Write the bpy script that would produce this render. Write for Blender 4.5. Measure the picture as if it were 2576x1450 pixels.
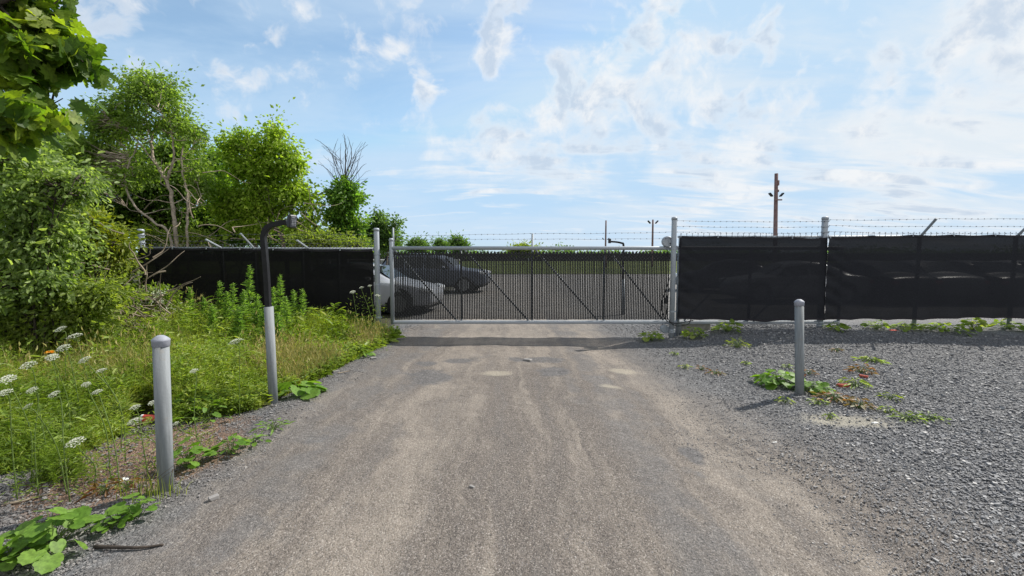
import bpy, math, random
import numpy as np
from mathutils import Vector
R = math.radians
for o in list(bpy.data.objects):
    bpy.data.objects.remove(o)
sc = bpy.context.scene
COL = sc.collection
rng = np.random.default_rng(7)
random.seed(7)

# ------------------------------------------------------------------ camera
FPX = 1150.0                      # focal length in units of a 2576 px wide frame
CAMH = 1.7
PITCH = math.atan(85 / FPX)
cam = bpy.data.cameras.new("camera")
cam.sensor_width = 36.0
cam.lens = 36.0 * FPX / 2576
cam.clip_start = 0.05
cam.clip_end = 4000
camo = bpy.data.objects.new("camera", cam)
camo.location = (0, 0, CAMH)
camo.rotation_euler = (math.pi / 2 - PITCH, 0, 0)
COL.objects.link(camo)
sc.camera = camo
sc.view_settings.view_transform = 'Standard'
sc.view_settings.look = 'None'
sc.view_settings.exposure = 0.45
sc.view_settings.gamma = 1.0

CP, SP = math.cos(PITCH), math.sin(PITCH)


def ray(px, py):
    u = (px - 1288) / FPX
    v = (725 - py) / FPX
    return np.array([u, CP + v * SP, -SP + v * CP])


def at(px, py, Y):
    """World point seen in that direction at depth Y metres in front of the photographer."""
    d = ray(px, py)
    return d * (Y / d[1]) + np.array([0, 0, CAMH])


def onz(px, py, z=0.0):
    d = ray(px, py)
    return d * ((z - CAMH) / d[2]) + np.array([0, 0, CAMH])


# ------------------------------------------------------------------ node helpers
class NT:
    def __init__(s, nt):
        s.nt = nt
        nt.nodes.clear()

    def n(s, t, ins=None, **kw):
        nd = s.nt.nodes.new(t)
        for k, v in kw.items():
            setattr(nd, k, v)
        for k, v in (ins or {}).items():
            s.put(nd.inputs[k], v)
        return nd

    def put(s, sock, v):
        if isinstance(v, bpy.types.NodeSocket):
            s.nt.links.new(v, sock)
        elif isinstance(v, (tuple, list)) and len(v) == 3 and sock.type == 'RGBA':
            sock.default_value = (*v, 1)
        else:
            sock.default_value = v

    def m(s, op, a, b=0.0, c=0.0, clamp=False):
        nd = s.n('ShaderNodeMath', operation=op, use_clamp=clamp)
        for i, v in enumerate((a, b, c)):
            s.put(nd.inputs[i], v)
        return nd.outputs[0]

    def vm(s, op, a, b=(0, 0, 0)):
        nd = s.n('ShaderNodeVectorMath', operation=op)
        s.put(nd.inputs[0], a)
        s.put(nd.inputs[1], b)
        return nd.outputs['Value'] if op == 'DOT_PRODUCT' else nd.outputs[0]

    def mix(s, f, a, b, blend='MIX'):
        nd = s.n('ShaderNodeMix', data_type='RGBA', blend_type=blend)
        s.put(nd.inputs[0], f)
        s.put(nd.inputs[6], a)
        s.put(nd.inputs[7], b)
        return nd.outputs[2]

    def ss(s, x, lo, hi, a=0.0, b=1.0):
        nd = s.n('ShaderNodeMapRange', interpolation_type='SMOOTHSTEP')
        for i, v in enumerate((x, lo, hi, a, b)):
            s.put(nd.inputs[i], v)
        return nd.outputs[0]

    def noise(s, vec, scale, detail=3.0, rough=0.5, dist=0.0):
        nd = s.n('ShaderNodeTexNoise', {'Vector': vec, 'Scale': scale, 'Detail': detail, 'Roughness': rough, 'Distortion': dist})
        return nd.outputs[0]

    def ramp(s, f, stops):
        nd = s.n('ShaderNodeValToRGB', {0: f})
        e = nd.color_ramp.elements
        while len(e) < len(stops):
            e.new(0.5)
        for el, (p, c) in zip(e, stops):
            el.position = p
            el.color = (*c, 1)
        return nd.outputs[0]


# ------------------------------------------------------------------ world
SUN_EL = R(45)
SUN_AZ = math.atan2(0.95, 0.567)          # clockwise from +Y
w = bpy.data.worlds.new("World")
sc.world = w
w.use_nodes = True
T = NT(w.node_tree)
sky = T.n('ShaderNodeTexSky', sky_type='NISHITA', sun_disc=False, sun_elevation=SUN_EL, sun_rotation=SUN_AZ,
          altitude=60.0, air_density=1.0, dust_density=0.6, ozone_density=2.0)
d = T.n('ShaderNodeTexCoord').outputs['Generated']
sep = T.n('ShaderNodeSeparateXYZ', {0: d})
dz = T.m('MAXIMUM', sep.outputs[2], 0.0)
inv = T.m('DIVIDE', 1.0, T.m('ADD', dz, 0.16))
lay = T.vm('MULTIPLY', d, T.n('ShaderNodeCombineXYZ', {0: inv, 1: inv, 2: 0.0}).outputs[0])
# where the clouds of the day stand: (px, py, radius, weight) as directions from the place
BL = [(1290, 40, 55, .9), (1262, 95, 75, 1), (1250, 150, 50, .9), (1190, 172, 50, .5), (1440, 110, 60, .9), (1480, 160, 90, 1.05), (1500, 230, 90, 1),
      (1465, 210, 110, .8), (1600, 60, 95, .8), (1700, 75, 110, .75), (1660, 130, 110, .6), (1690, 225, 85, .95), (1750, 255, 75, .9), (1640, 250, 60, .8),
      (1890, 100, 75, .9), (1930, 60, 50, .6), (1815, 150, 60, .5), (1265, 320, 90, .85), (1200, 350, 110, .65), (1290, 370, 60, .9), (1340, 300, 90, .55),
      (1420, 340, 120, .7), (1540, 335, 110, .8), (1620, 300, 70, .5), (1000, 160, 52, .8), (1062, 205, 28, .75), (1064, 245, 30, .75), (925, 105, 26, .55),
      (775, 45, 34, .7), (860, 215, 40, .35), (1160, 430, 90, .75), (1060, 430, 70, .35), (1270, 410, 110, .7), (1420, 400, 100, .7), (1560, 400, 120, .8),
      (1700, 390, 110, .85), (1830, 340, 100, .85), (1890, 340, 60, .8), (1980, 300, 65, .9), (1700, 460, 170, .65), (1850, 430, 170, .75), (2050, 400, 170, .8),
      (2200, 410, 150, .8), (2170, 300, 60, .8), (2420, 150, 75, .7), (2300, 230, 110, .45), (2420, 330, 170, .6), (2500, 440, 190, .75), (2300, 520, 200, .7),
      (2050, 540, 200, .6), (1780, 550, 180, .6), (1500, 540, 120, .4), (2350, 60, 170, .6), (2550, 60, 170, .6), (2100, 100, 120, .25), (330, 15, 150, .6),
      (230, 10, 90, .5), (640, 45, 60, .25), (1080, 20, 70, .4), (1140, 10, 50, .5), (20, 110, 90, .6), (2520, 250, 140, .4)]
mask = None
for px, py, r, wt in BL:
    wt *= 0.62 if py > 375 and px > 1450 else 1.0
    c = ray(px, py)
    c = c / np.linalg.norm(c)
    ang = r * 1.35 / FPX / np.linalg.norm(ray(px, py))
    dt = T.vm('DOT_PRODUCT', d, tuple(c))
    g = T.ss(dt, math.cos(ang), 1.0 - (1 - math.cos(ang)) * 0.06, 0.0, wt)
    mask = g if mask is None else T.m('ADD', mask, T.m('MULTIPLY', g, T.m('SUBTRACT', 1.0, T.m('MULTIPLY', mask, 0.6, clamp=True))))
mask = T.m('MINIMUM', mask, 1.25)
warp = T.n('ShaderNodeTexNoise', {'Vector': d, 'Scale': 7.0, 'Detail': 4.0})
dw = T.vm('ADD', d, T.vm('MULTIPLY', T.vm('SUBTRACT', warp.outputs[1], (.5, .5, .5)), (.09, .09, .09)))
n_puff = T.noise(dw, 14.0, 9.0, 0.56, 0.15)
n_str = T.noise(T.vm('MULTIPLY', lay, (0.8, 2.3, 1.0)), 2.0, 9.0, 0.56, 0.6)
low = T.ss(sep.outputs[2], 0.33, 0.10)
nz = T.n('ShaderNodeMix', {0: T.m('MULTIPLY', low, 0.85), 2: n_puff, 3: n_str}).outputs[0]
dens = T.m('ADD', T.m('MULTIPLY', T.m('SUBTRACT', nz, 0.5), 4.3), T.m('SUBTRACT', T.m('MULTIPLY', mask, 0.64), 0.37))
cl = T.ss(dens, -0.15, 0.85, 0.0, 0.84)
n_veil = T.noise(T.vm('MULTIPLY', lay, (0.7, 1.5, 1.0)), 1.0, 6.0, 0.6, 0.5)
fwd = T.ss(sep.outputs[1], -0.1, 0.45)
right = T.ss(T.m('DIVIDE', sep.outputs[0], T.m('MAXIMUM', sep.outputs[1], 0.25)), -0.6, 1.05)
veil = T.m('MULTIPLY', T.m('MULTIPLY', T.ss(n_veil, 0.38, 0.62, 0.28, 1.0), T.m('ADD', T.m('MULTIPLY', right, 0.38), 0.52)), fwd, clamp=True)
# grey undersides of the thicker puffs
sh = T.noise(T.vm('ADD', dw, (0.012, 0.0, 0.03)), 13.0, 8.0, 0.6)
core = T.ss(dens, 0.2, 0.8)
grey = T.m('MULTIPLY', core, T.ss(sh, 0.41, 0.6), clamp=True)
ccol = T.mix(T.m('MULTIPLY', grey, 0.9), (8.0, 8.1, 8.2), (4.7, 5.6, 6.8))
skyc = T.mix(1.0, sky.outputs[0], (1.6, 1.72, 1.6), 'MULTIPLY')
skyc = T.vm('MINIMUM', skyc, (4.1, 6.1, 8.2))
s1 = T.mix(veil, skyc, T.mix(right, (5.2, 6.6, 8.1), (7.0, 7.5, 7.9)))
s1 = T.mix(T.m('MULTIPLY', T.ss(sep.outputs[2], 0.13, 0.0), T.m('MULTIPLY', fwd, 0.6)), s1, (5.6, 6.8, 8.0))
# bright cloud added to the unseen sky behind the photographer as fill light
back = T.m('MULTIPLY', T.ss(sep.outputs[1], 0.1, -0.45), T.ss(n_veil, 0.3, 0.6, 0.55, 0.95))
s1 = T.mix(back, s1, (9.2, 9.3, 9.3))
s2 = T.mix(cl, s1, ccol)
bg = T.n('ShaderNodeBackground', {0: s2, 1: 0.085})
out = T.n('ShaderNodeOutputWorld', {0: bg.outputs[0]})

# ------------------------------------------------------------------ sun
sl = bpy.data.lights.new("sun", 'SUN')
sl.energy = 5.0
sl.angle = R(0.5)
sl.color = (1.0, 0.95, 0.87)
so = bpy.data.objects.new("sun", sl)
sd = Vector((math.sin(SUN_AZ) * math.cos(SUN_EL), math.cos(SUN_AZ) * math.cos(SUN_EL), math.sin(SUN_EL)))
so.rotation_euler = sd.to_track_quat('Z', 'Y').to_euler()
so.location = (20, 12, 25)
COL.objects.link(so)


# ------------------------------------------------------------------ materials
def principled(name, col, rough=0.6, metal=0.0, spec=0.4, var=None, var_scale=6.0, bump=0.0, bump_scale=40.0, alpha=None):
    m = bpy.data.materials.new(name)
    m.use_nodes = True
    t = NT(m.node_tree)
    pos = t.n('ShaderNodeTexCoord').outputs['Object']
    c = col
    if var is not None:
        c = t.mix(t.ss(t.noise(pos, var_scale, 5.0, 0.6), 0.32, 0.68), col, var)
    b = t.n('ShaderNodeBsdfPrincipled', {'Base Color': c, 'Roughness': rough, 'Metallic': metal, 'Specular IOR Level': spec})
    if bump:
        bn = t.n('ShaderNodeBump', {'Strength': bump, 'Distance': 0.01, 'Height': t.noise(pos, bump_scale, 4.0)})
        t.put(b.inputs['Normal'], bn.outputs[0])
    t.n('ShaderNodeOutputMaterial', {0: b.outputs[0]})
    return m


def leafmat(name, cols, trans=0.45, tcol=None, rough=0.5, patch=0.35):
    """Leaf: each leaf takes a colour of its own from cols; light also comes through it."""
    m = bpy.data.materials.new(name)
    m.use_nodes = True
    t = NT(m.node_tree)
    g = t.n('ShaderNodeNewGeometry')
    rnd = g.outputs['Random Per Island']
    big = t.noise(g.outputs['Position'], 1.6, 2.0)
    f = t.m('ADD', t.m('MULTIPLY', rnd, 1 - patch), t.m('MULTIPLY', t.ss(big, 0.35, 0.65), patch))
    n = len(cols)
    c = t.ramp(f, [(i / max(1, n - 1), k) for i, k in enumerate(cols)])
    mott = t.ss(t.noise(g.outputs['Position'], 45.0, 4.0, .65), .3, .7, .68, 1.2)
    c = t.mix(1.0, c, t.n('ShaderNodeCombineColor', {0: mott, 1: mott, 2: mott}).outputs[0], 'MULTIPLY')
    b = t.n('ShaderNodeBsdfPrincipled', {'Base Color': c, 'Roughness': rough, 'Specular IOR Level': 0.3})
    tc = t.mix(1.0, c, tcol or (1.9, 2.0, 0.7), 'MULTIPLY')
    tr = t.n('ShaderNodeBsdfTranslucent', {0: tc})
    mx = t.n('ShaderNodeMixShader', {0: trans, 1: b.outputs[0], 2: tr.outputs[0]})
    t.n('ShaderNodeOutputMaterial', {0: mx.outputs[0]})
    return m


def screenmat(name, see, ca=(0.003, 0.003, 0.0035), cb=(0.011, 0.011, 0.0125)):
    m = bpy.data.materials.new(name)
    m.use_nodes = True
    t = NT(m.node_tree)
    pos = t.n('ShaderNodeTexCoord').outputs['Object']
    st = t.noise(t.vm('MULTIPLY', pos, (0.6, 1, 14.0)), 1.0, 4.0)
    grain = t.noise(pos, 160.0, 2.0)
    c = t.mix(t.ss(grain, 0.35, 0.7), ca, cb)
    df = t.n('ShaderNodeBsdfPrincipled', {'Base Color': c, 'Roughness': 0.75, 'Specular IOR Level': 0.18})
    tp = t.n('ShaderNodeBsdfTransparent', {0: (1, 1, 1)})
    f = t.m('MULTIPLY', t.ss(st, 0.3, 0.7, 0.75, 1.25), see)
    mx = t.n('ShaderNodeMixShader', {0: f, 1: df.outputs[0], 2: tp.outputs[0]})
    t.n('ShaderNodeOutputMaterial', {0: mx.outputs[0]})
    return m


M = {}
M['galv'] = principled('galvanised steel', (0.33, 0.355, 0.38), 0.5, 0.2, 0.5, (0.30, 0.33, 0.37), 9.0, 0.06, 60)
M['galv_dull'] = principled('weathered galvanised pipe', (0.27, 0.295, 0.32), 0.6, 0.15, 0.45, (0.25, 0.28, 0.31), 14.0, 0.08, 90)
M['bollard'] = principled('brushed zinc pipe', (0.27, 0.295, 0.31), 0.72, 0.0, 0.25, (0.20, 0.215, 0.22), 16.0, 0.1, 70)
_t = NT.__new__(NT)
_t.nt = M['bollard'].node_tree
_p = _t.n('ShaderNodeTexCoord').outputs['Object']
_b = [n for n in _t.nt.nodes if n.type == 'BSDF_PRINCIPLED'][0]
_st = _t.noise(_t.vm('MULTIPLY', _p, (28, 28, 2.2)), 1.0, 6.0, .7)
_bl = _t.noise(_p, 7.0, 6.0, .7)
_c = _t.mix(_t.ss(_st, .35, .7), (0.235, 0.252, 0.262), (0.155, 0.167, 0.175))
_c = _t.mix(_t.ss(_bl, .56, .70, 0, .6), _c, (0.20, 0.18, 0.155))
_t.put(_b.inputs['Base Color'], _c)
M['cap'] = principled('cast aluminium cap', (0.22, 0.23, 0.265), 0.6, 0.0, 0.35, (0.30, 0.31, 0.36), 20.0)
M['blackpaint'] = principled('black powder coat', (0.007, 0.007, 0.008), 0.5, 0.0, 0.3, (0.012, 0.012, 0.014), 12.0)
M['keybody'] = principled('dark grey plastic', (0.022, 0.023, 0.027), 0.4)
M['key'] = principled('pale key legend', (0.20, 0.21, 0.23), 0.5)
M['slat'] = principled('black plastic slat', (0.008, 0.008, 0.009), 0.5, 0, 0.3, (0.014, 0.014, 0.016), 5.0)
M['wire'] = principled('galvanised wire', (0.11, 0.112, 0.115), 0.7, 0.2)
M['wiredark'] = principled('weathered barbed wire', (0.12, 0.12, 0.13), 0.6, 0.5)
M['screen_l'] = screenmat('black woven screen', 0.014, (0.0015, 0.0015, 0.0018), (0.0055, 0.0055, 0.0065))
M['screen_r'] = screenmat('black woven screen, thinner', 0.013, (0.008, 0.0085, 0.011), (0.022, 0.023, 0.029))
M['hem'] = principled('black webbing hem', (0.014, 0.012, 0.016), 0.8)
M['concrete'] = principled('cast concrete', (0.30, 0.285, 0.25), 0.9, 0, 0.2, (0.2, 0.19, 0.17), 8.0, 0.4, 30)
M['pole'] = principled('weathered wooden pole', (0.21, 0.14, 0.135), 0.9, 0, 0.1, (0.14, 0.095, 0.092), 5.0, 0.3, 40)
M['bark_pale'] = principled('pale bark', (0.46, 0.38, 0.31), 0.9, 0, 0.1, (0.24, 0.195, 0.155), 9.0, 0.6, 30)
M['bark'] = principled('grey brown bark', (0.20, 0.165, 0.135), 0.9, 0, 0.1, (0.10, 0.085, 0.07), 9.0, 0.6, 30)
M['bark_dark'] = principled('dark bark', (0.075, 0.06, 0.05), 0.9, 0, 0.1, (0.04, 0.034, 0.03), 9.0, 0.6, 30)
M['drytwig'] = principled('dry twig', (0.30, 0.25, 0.19), 0.9, 0, 0.1, (0.19, 0.15, 0.11), 7.0)
M['stem'] = leafmat('green stem', [(0.10, 0.16, 0.035), (0.16, 0.22, 0.06)], 0.2)
M['leaf_buck'] = leafmat('buckthorn leaf', [(0.105, 0.165, 0.037), (0.169, 0.254, 0.054), (0.288, 0.371, 0.085)], 0.55)
M['leaf_elder'] = leafmat('box elder leaf', [(0.156, 0.240, 0.026), (0.264, 0.360, 0.041), (0.396, 0.480, 0.078)], 0.6, (1.5, 1.65, 0.65))
M['leaf_dark'] = leafmat('dark leaf', [(0.078, 0.132, 0.035), (0.145, 0.223, 0.055), (0.233, 0.322, 0.082)], 0.55)
M['leaf_vine'] = leafmat('creeper leaf', [(0.065, 0.144, 0.024), (0.115, 0.216, 0.037), (0.202, 0.302, 0.065)], 0.55)
M['leaf_maple'] = leafmat('maple leaf', [(0.040, 0.086, 0.016), (0.092, 0.161, 0.023), (0.184, 0.253, 0.034), (0.276, 0.322, 0.046)], 0.58, (1.8, 1.9, 0.5))
M['leaf_shrub'] = leafmat('grey green shrub leaf', [(0.122, 0.179, 0.064), (0.201, 0.273, 0.093), (0.345, 0.416, 0.172)], 0.55)
M['leaf_olive'] = leafmat('olive shrub leaf', [(0.113, 0.158, 0.036), (0.194, 0.247, 0.051), (0.299, 0.337, 0.083)], 0.55)
M['leaf_lime'] = leafmat('lime leaf', [(0.100, 0.150, 0.018), (0.170, 0.225, 0.022), (0.260, 0.290, 0.035)], 0.5, (1.6, 1.5, 0.4))
M['leaf_far'] = leafmat('far foliage', [(0.053, 0.105, 0.030), (0.090, 0.158, 0.045), (0.135, 0.210, 0.068)], 0.55)
M['weed'] = leafmat('weed leaf', [(0.095, 0.152, 0.023), (0.152, 0.228, 0.033), (0.240, 0.316, 0.057), (0.316, 0.342, 0.101)], 0.45, (1.7, 1.8, 0.6))
M['gold'] = leafmat('goldenrod leaf', [(0.100, 0.185, 0.040), (0.172, 0.277, 0.060), (0.264, 0.370, 0.100)], 0.45, (1.7, 1.9, 0.7))
M['broad'] = leafmat('coltsfoot leaf', [(0.086, 0.184, 0.021), (0.138, 0.247, 0.034), (0.184, 0.299, 0.057)], 0.4, (1.7, 1.8, 0.55), 0.55)
M['grass'] = leafmat('grass blade', [(0.116, 0.157, 0.024), (0.182, 0.242, 0.032), (0.266, 0.315, 0.055), (0.351, 0.339, 0.109)], 0.45, (1.6, 1.7, 0.5))
M['drygrass'] = leafmat('dry grass blade', [(0.24, 0.25, 0.07), (0.36, 0.33, 0.11), (0.46, 0.38, 0.17)], 0.35, (1.2, 1.1, 0.8))
M['redweed'] = leafmat('reddish weed leaf', [(0.11, 0.13, 0.025), (0.17, 0.11, 0.03), (0.22, 0.08, 0.035)], 0.4, (1.6, 1.4, 0.7))
M['white_petal'] = leafmat('white floret', [(0.50, 0.53, 0.40), (0.72, 0.72, 0.63)], 0.25, (1, 1, 0.95))
M['orange_petal'] = leafmat('orange petal', [(0.80, 0.32, 0.01), (0.85, 0.42, 0.02)], 0.3, (1, 1, 1))
M['red'] = principled('red paper', (0.70, 0.10, 0.075), 0.55, 0, 0.3, (0.62, 0.08, 0.06), 9)
M['white'] = principled('white paper', (0.70, 0.70, 0.68), 0.6, 0, 0.3, (0.55, 0.55, 0.53), 20)
M['tanleaf'] = principled('dry tan leaf', (0.45, 0.26, 0.13), 0.8, 0, 0.2, (0.33, 0.18, 0.09), 15)
M['brick'] = principled('red brick chip', (0.35, 0.08, 0.055), 0.85, 0, 0.2, (0.25, 0.06, 0.04), 20)
M['cyan'] = principled('pale blue plastic', (0.20, 0.50, 0.58), 0.35)
M['glass'] = principled('tinted car glass', (0.012, 0.015, 0.018), 0.06, 0, 0.6)
M['tyre'] = principled('tyre rubber', (0.015, 0.015, 0.016), 0.8)
M['rim'] = principled('alloy rim', (0.35, 0.36, 0.38), 0.35, 0.8)
M['trim'] = principled('black trim', (0.012, 0.012, 0.013), 0.55)
M['lamp'] = principled('headlight lens', (0.65, 0.67, 0.7), 0.12, 0, 0.7)
M['taillamp'] = principled('red lamp lens', (0.35, 0.02, 0.02), 0.2, 0, 0.6)
M['keyface'] = principled('grey keypad face', (0.075, 0.078, 0.09), 0.4)
M['plate'] = principled('grey composite panel', (0.22, 0.23, 0.25), 0.7, 0, 0.3, (0.17, 0.18, 0.19), 3)
for k, c in {'car_white': (0.40, 0.41, 0.44), 'car_blue': (0.13, 0.145, 0.19), 'car_grey': (0.16, 0.17, 0.18), 'car_black': (0.02, 0.02, 0.022), 'car_silver': (0.45, 0.46, 0.48)}.items():
    M[k] = principled('car paint ' + k[4:], c, 0.28, 0.15, 0.5, tuple(x * 0.94 for x in c), 3.0)
M['stone'] = principled('crushed stone', (0.1, 0.1, 0.1), 0.85)


def stone_nodes():
    m = M['stone']
    t = NT(m.node_tree)
    g = t.n('ShaderNodeNewGeometry')
    c = t.ramp(g.outputs['Random Per Island'], [(0, (0.085, 0.085, 0.09)), (0.35, (0.135, 0.135, 0.142)), (0.7, (0.185, 0.184, 0.19)), (0.93, (0.26, 0.257, 0.255)), (1, (0.42, 0.40, 0.38))])
    c2 = t.mix(t.ss(t.n('ShaderNodeSeparateXYZ', {0: g.outputs['Position']}).outputs[0], 3.3, 1.6, 0.0, 0.7), c, t.mix(.5, c, (0.17, 0.142, 0.118)))
    b = t.n('ShaderNodeBsdfPrincipled', {'Base Color': c2, 'Roughness': 0.72, 'Specular IOR Level': 0.4})
    t.n('ShaderNodeOutputMaterial', {0: b.outputs[0]})


stone_nodes()
# ------------------------------------------------------------------ mesh helpers
class Geo:
    """Collects shapes; build() links them as ONE mesh object."""

    def __init__(s):
        s.V, s.F, s.n = [], {}, 0

    def add(s, V, faces):
        V = np.asarray(V, dtype=np.float64).reshape(-1, 3)
        for f in faces:
            f = np.asarray(f, dtype=np.int64)
            if f.size:
                s.F.setdefault(f.shape[1], []).append(f + s.n)
        s.V.append(V)
        s.n += len(V)
        return s

    def build(s, name, mat, parent=None, smooth=False, link=True):
        V = np.concatenate(s.V)
        me = bpy.data.meshes.new(name)
        me.vertices.add(len(V))
        me.vertices.foreach_set('co', V.astype(np.float32).ravel())
        loops, starts, pos = [], [], 0
        for k, fl in s.F.items():
            f = np.concatenate(fl)
            loops.append(f.ravel())
            starts.append(pos + np.arange(len(f)) * k)
            pos += f.size
        loops = np.concatenate(loops)
        starts = np.concatenate(starts)
        me.loops.add(len(loops))
        me.loops.foreach_set('vertex_index', loops.astype(np.int32))
        me.polygons.add(len(starts))
        me.polygons.foreach_set('loop_start', starts.astype(np.int32))
        me.polygons.foreach_set('use_smooth', np.full(len(starts), bool(smooth)))
        me.update(calc_edges=True)
        me.validate()
        me.materials.append(mat)
        o = bpy.data.objects.new(name, me)
        COL.objects.link(o)
        if parent is not None:
            o.parent = parent
            o.matrix_parent_inverse = parent_inv(parent)
        return o


def world_of(p):
    return world_of(p.parent) @ p.matrix_parent_inverse @ p.matrix_basis if p.parent else p.matrix_basis.copy()


def parent_inv(p):
    return world_of(p).inverted()


def tag(o, label=None, cat=None, group=None, kind=None):
    if label:
        o['label'] = label
    if cat:
        o['category'] = cat
    if group:
        o['group'] = group
    if kind:
        o['kind'] = kind
    return o


def thing(name, label, cat, loc, group=None):
    o = bpy.data.objects.new(name, None)
    o.empty_display_size = 0.2
    o.location = [float(v) for v in loc]
    COL.objects.link(o)
    return tag(o, label, cat, group)


def copy_tree(o, parent=None):
    c = o.copy()
    COL.objects.link(c)
    if parent is not None:
        c.parent = parent
        c.matrix_parent_inverse = o.matrix_parent_inverse
    for ch in [k for k in bpy.data.objects if k.parent == o]:
        copy_tree(ch, c)
    return c


def box(g, c, s, rz=0.0, ry=0.0, rx=0.0):
    c = np.asarray(c, float)
    h = np.asarray(s, float) / 2
    V = np.array([[x, y, z] for z in (-1, 1) for y in (-1, 1) for x in (-1, 1)], float) * h
    for a, (i, j) in ((rx, (1, 2)), (ry, (2, 0)), (rz, (0, 1))):
        if a:
            ca, sa = math.cos(a), math.sin(a)
            vi, vj = V[:, i].copy(), V[:, j].copy()
            V[:, i], V[:, j] = vi * ca - vj * sa, vi * sa + vj * ca
    g.add(V + c, [[[0, 2, 3, 1], [4, 5, 7, 6], [0, 1, 5, 4], [2, 6, 7, 3], [0, 4, 6, 2], [1, 3, 7, 5]]])
    return g


def bevbox(g, c, s, b, rz=0.0, ry=0.0, rx=0.0):
    """Box with chamfered edges."""
    h = np.asarray(s, float) / 2
    V, idx = [], {}
    for sx in (-1, 1):
        for sy in (-1, 1):
            for sz in (-1, 1):
                for ax in range(3):
                    p = np.array([sx, sy, sz]) * (h - b)
                    p[ax] = (sx, sy, sz)[ax] * h[ax]
                    idx[(sx, sy, sz, ax)] = len(V)
                    V.append(p)
    V = np.array(V)
    quads, tris = [], []
    for ax in range(3):
        o1, o2 = [i for i in range(3) if i != ax]
        for sg in (-1, 1):
            f = []
            for a, bb in ((-1, -1), (1, -1), (1, 1), (-1, 1)):
                k = [0, 0, 0]
                k[ax], k[o1], k[o2] = sg, a, bb
                f.append(idx[(*k, ax)])
            quads.append(f)
    for ax in range(3):
        o1, o2 = [i for i in range(3) if i != ax]
        for a in (-1, 1):
            for bb in (-1, 1):
                k0, k1 = [0] * 3, [0] * 3
                k0[ax], k1[ax] = -1, 1
                k0[o1] = k1[o1] = a
                k0[o2] = k1[o2] = bb
                quads.append([idx[(*k0, o1)], idx[(*k1, o1)], idx[(*k1, o2)], idx[(*k0, o2)]])
    for sx in (-1, 1):
        for sy in (-1, 1):
            for sz in (-1, 1):
                tris.append([idx[(sx, sy, sz, a)] for a in range(3)])
    for a, (i, j) in ((rx, (1, 2)), (ry, (2, 0)), (rz, (0, 1))):
        if a:
            ca, sa = math.cos(a), math.sin(a)
            vi, vj = V[:, i].copy(), V[:, j].copy()
            V[:, i], V[:, j] = vi * ca - vj * sa, vi * sa + vj * ca
    g.add(V + np.asarray(c, float), [quads, tris])
    return g


def tube(g, pts, rad, n=8, cap=True, square=False):
    P = np.asarray(pts, float)
    k = len(P)
    rad = np.broadcast_to(np.asarray(rad, float), (k,))
    T_ = np.gradient(P, axis=0)
    T_ /= np.linalg.norm(T_, axis=1)[:, None] + 1e-12
    ref = np.array([0, 0, 1.0]) if abs(T_[0][2]) < 0.9 else np.array([0, 1.0, 0])
    rings = []
    up = ref - T_[0] * ref.dot(T_[0])
    up /= np.linalg.norm(up)
    a = np.arange(n) * 2 * math.pi / n + (math.pi / 4 if square else 0)
    for i in range(k):
        up = up - T_[i] * up.dot(T_[i])
        up /= np.linalg.norm(up) + 1e-12
        sd_ = np.cross(T_[i], up)
        rings.append(P[i] + rad[i] * (np.cos(a)[:, None] * sd_ + np.sin(a)[:, None] * up))
    V = np.concatenate(rings)
    i = np.arange(k - 1)[:, None] * n
    j = np.arange(n)
    q = np.stack([i + j, i + (j + 1) % n, i + n + (j + 1) % n, i + n + j], -1).reshape(-1, 4)
    fs = [q]
    if cap:
        fs.append(np.array([list(range(n))[::-1], list(range((k - 1) * n, k * n))]))
    g.add(V, fs)
    return g


def lathe(g, prof, c, n=24, axis='z'):
    prof = np.asarray(prof, float)
    k = len(prof)
    a = np.arange(n) * 2 * math.pi / n
    V = np.zeros((k, n, 3))
    V[:, :, 0] = prof[:, 0:1] * np.cos(a)
    V[:, :, 1] = prof[:, 0:1] * np.sin(a)
    V[:, :, 2] = prof[:, 1:2]
    V = V.reshape(-1, 3)
    if axis == 'y':
        V = V[:, [0, 2, 1]] * np.array([1, -1, 1])
    if axis == 'x':
        V = V[:, [2, 0, 1]]
    i = np.arange(k - 1)[:, None] * n
    j = np.arange(n)
    q = np.stack([i + j, i + (j + 1) % n, i + n + (j + 1) % n, i + n + j], -1).reshape(-1, 4)
    g.add(V + np.asarray(c, float), [q, np.array([list(range(n))[::-1], list(range((k - 1) * n, k * n))])])
    return g


def curve(pts, n=12):
    """Smooth curve through pts (Catmull-Rom)."""
    P = np.asarray(pts, float)
    if len(P) < 3:
        return P[0] + (P[-1] - P[0]) * np.linspace(0, 1, n)[:, None]
    Q = np.vstack([2 * P[0] - P[1], P, 2 * P[-1] - P[-2]])
    o_ = []
    m = max(2, n // (len(P) - 1))
    for i in range(1, len(Q) - 2):
        for u in np.linspace(0, 1, m, endpoint=False):
            a, b, c, e = Q[i - 1], Q[i], Q[i + 1], Q[i + 2]
            o_.append(0.5 * (2 * b + (c - a) * u + (2 * a - 5 * b + 4 * c - e) * u * u + (3 * b - a - 3 * c + e) * u ** 3))
    o_.append(P[-1])
    return np.array(o_)


def unit(v):
    return v / (np.linalg.norm(v, axis=-1, keepdims=True) + 1e-9)


# leaf outlines: (along, across, up); faces
LEAF_D = (np.array([[0, 0, 0], [.45, .5, .10], [1, 0, -.06], [.45, -.5, .10]]), [np.array([[0, 1, 2], [0, 2, 3]])])
LEAF_O = (np.array([[0, 0, 0], [.25, .42, .07], [.7, .38, .05], [1, 0, -.10], [.7, -.38, .05], [.25, -.42, .07], [.5, 0, -.02]]),
          [np.array([[0, 1, 6], [1, 2, 6], [2, 3, 6], [3, 4, 6], [4, 5, 6], [5, 0, 6]])])


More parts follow.
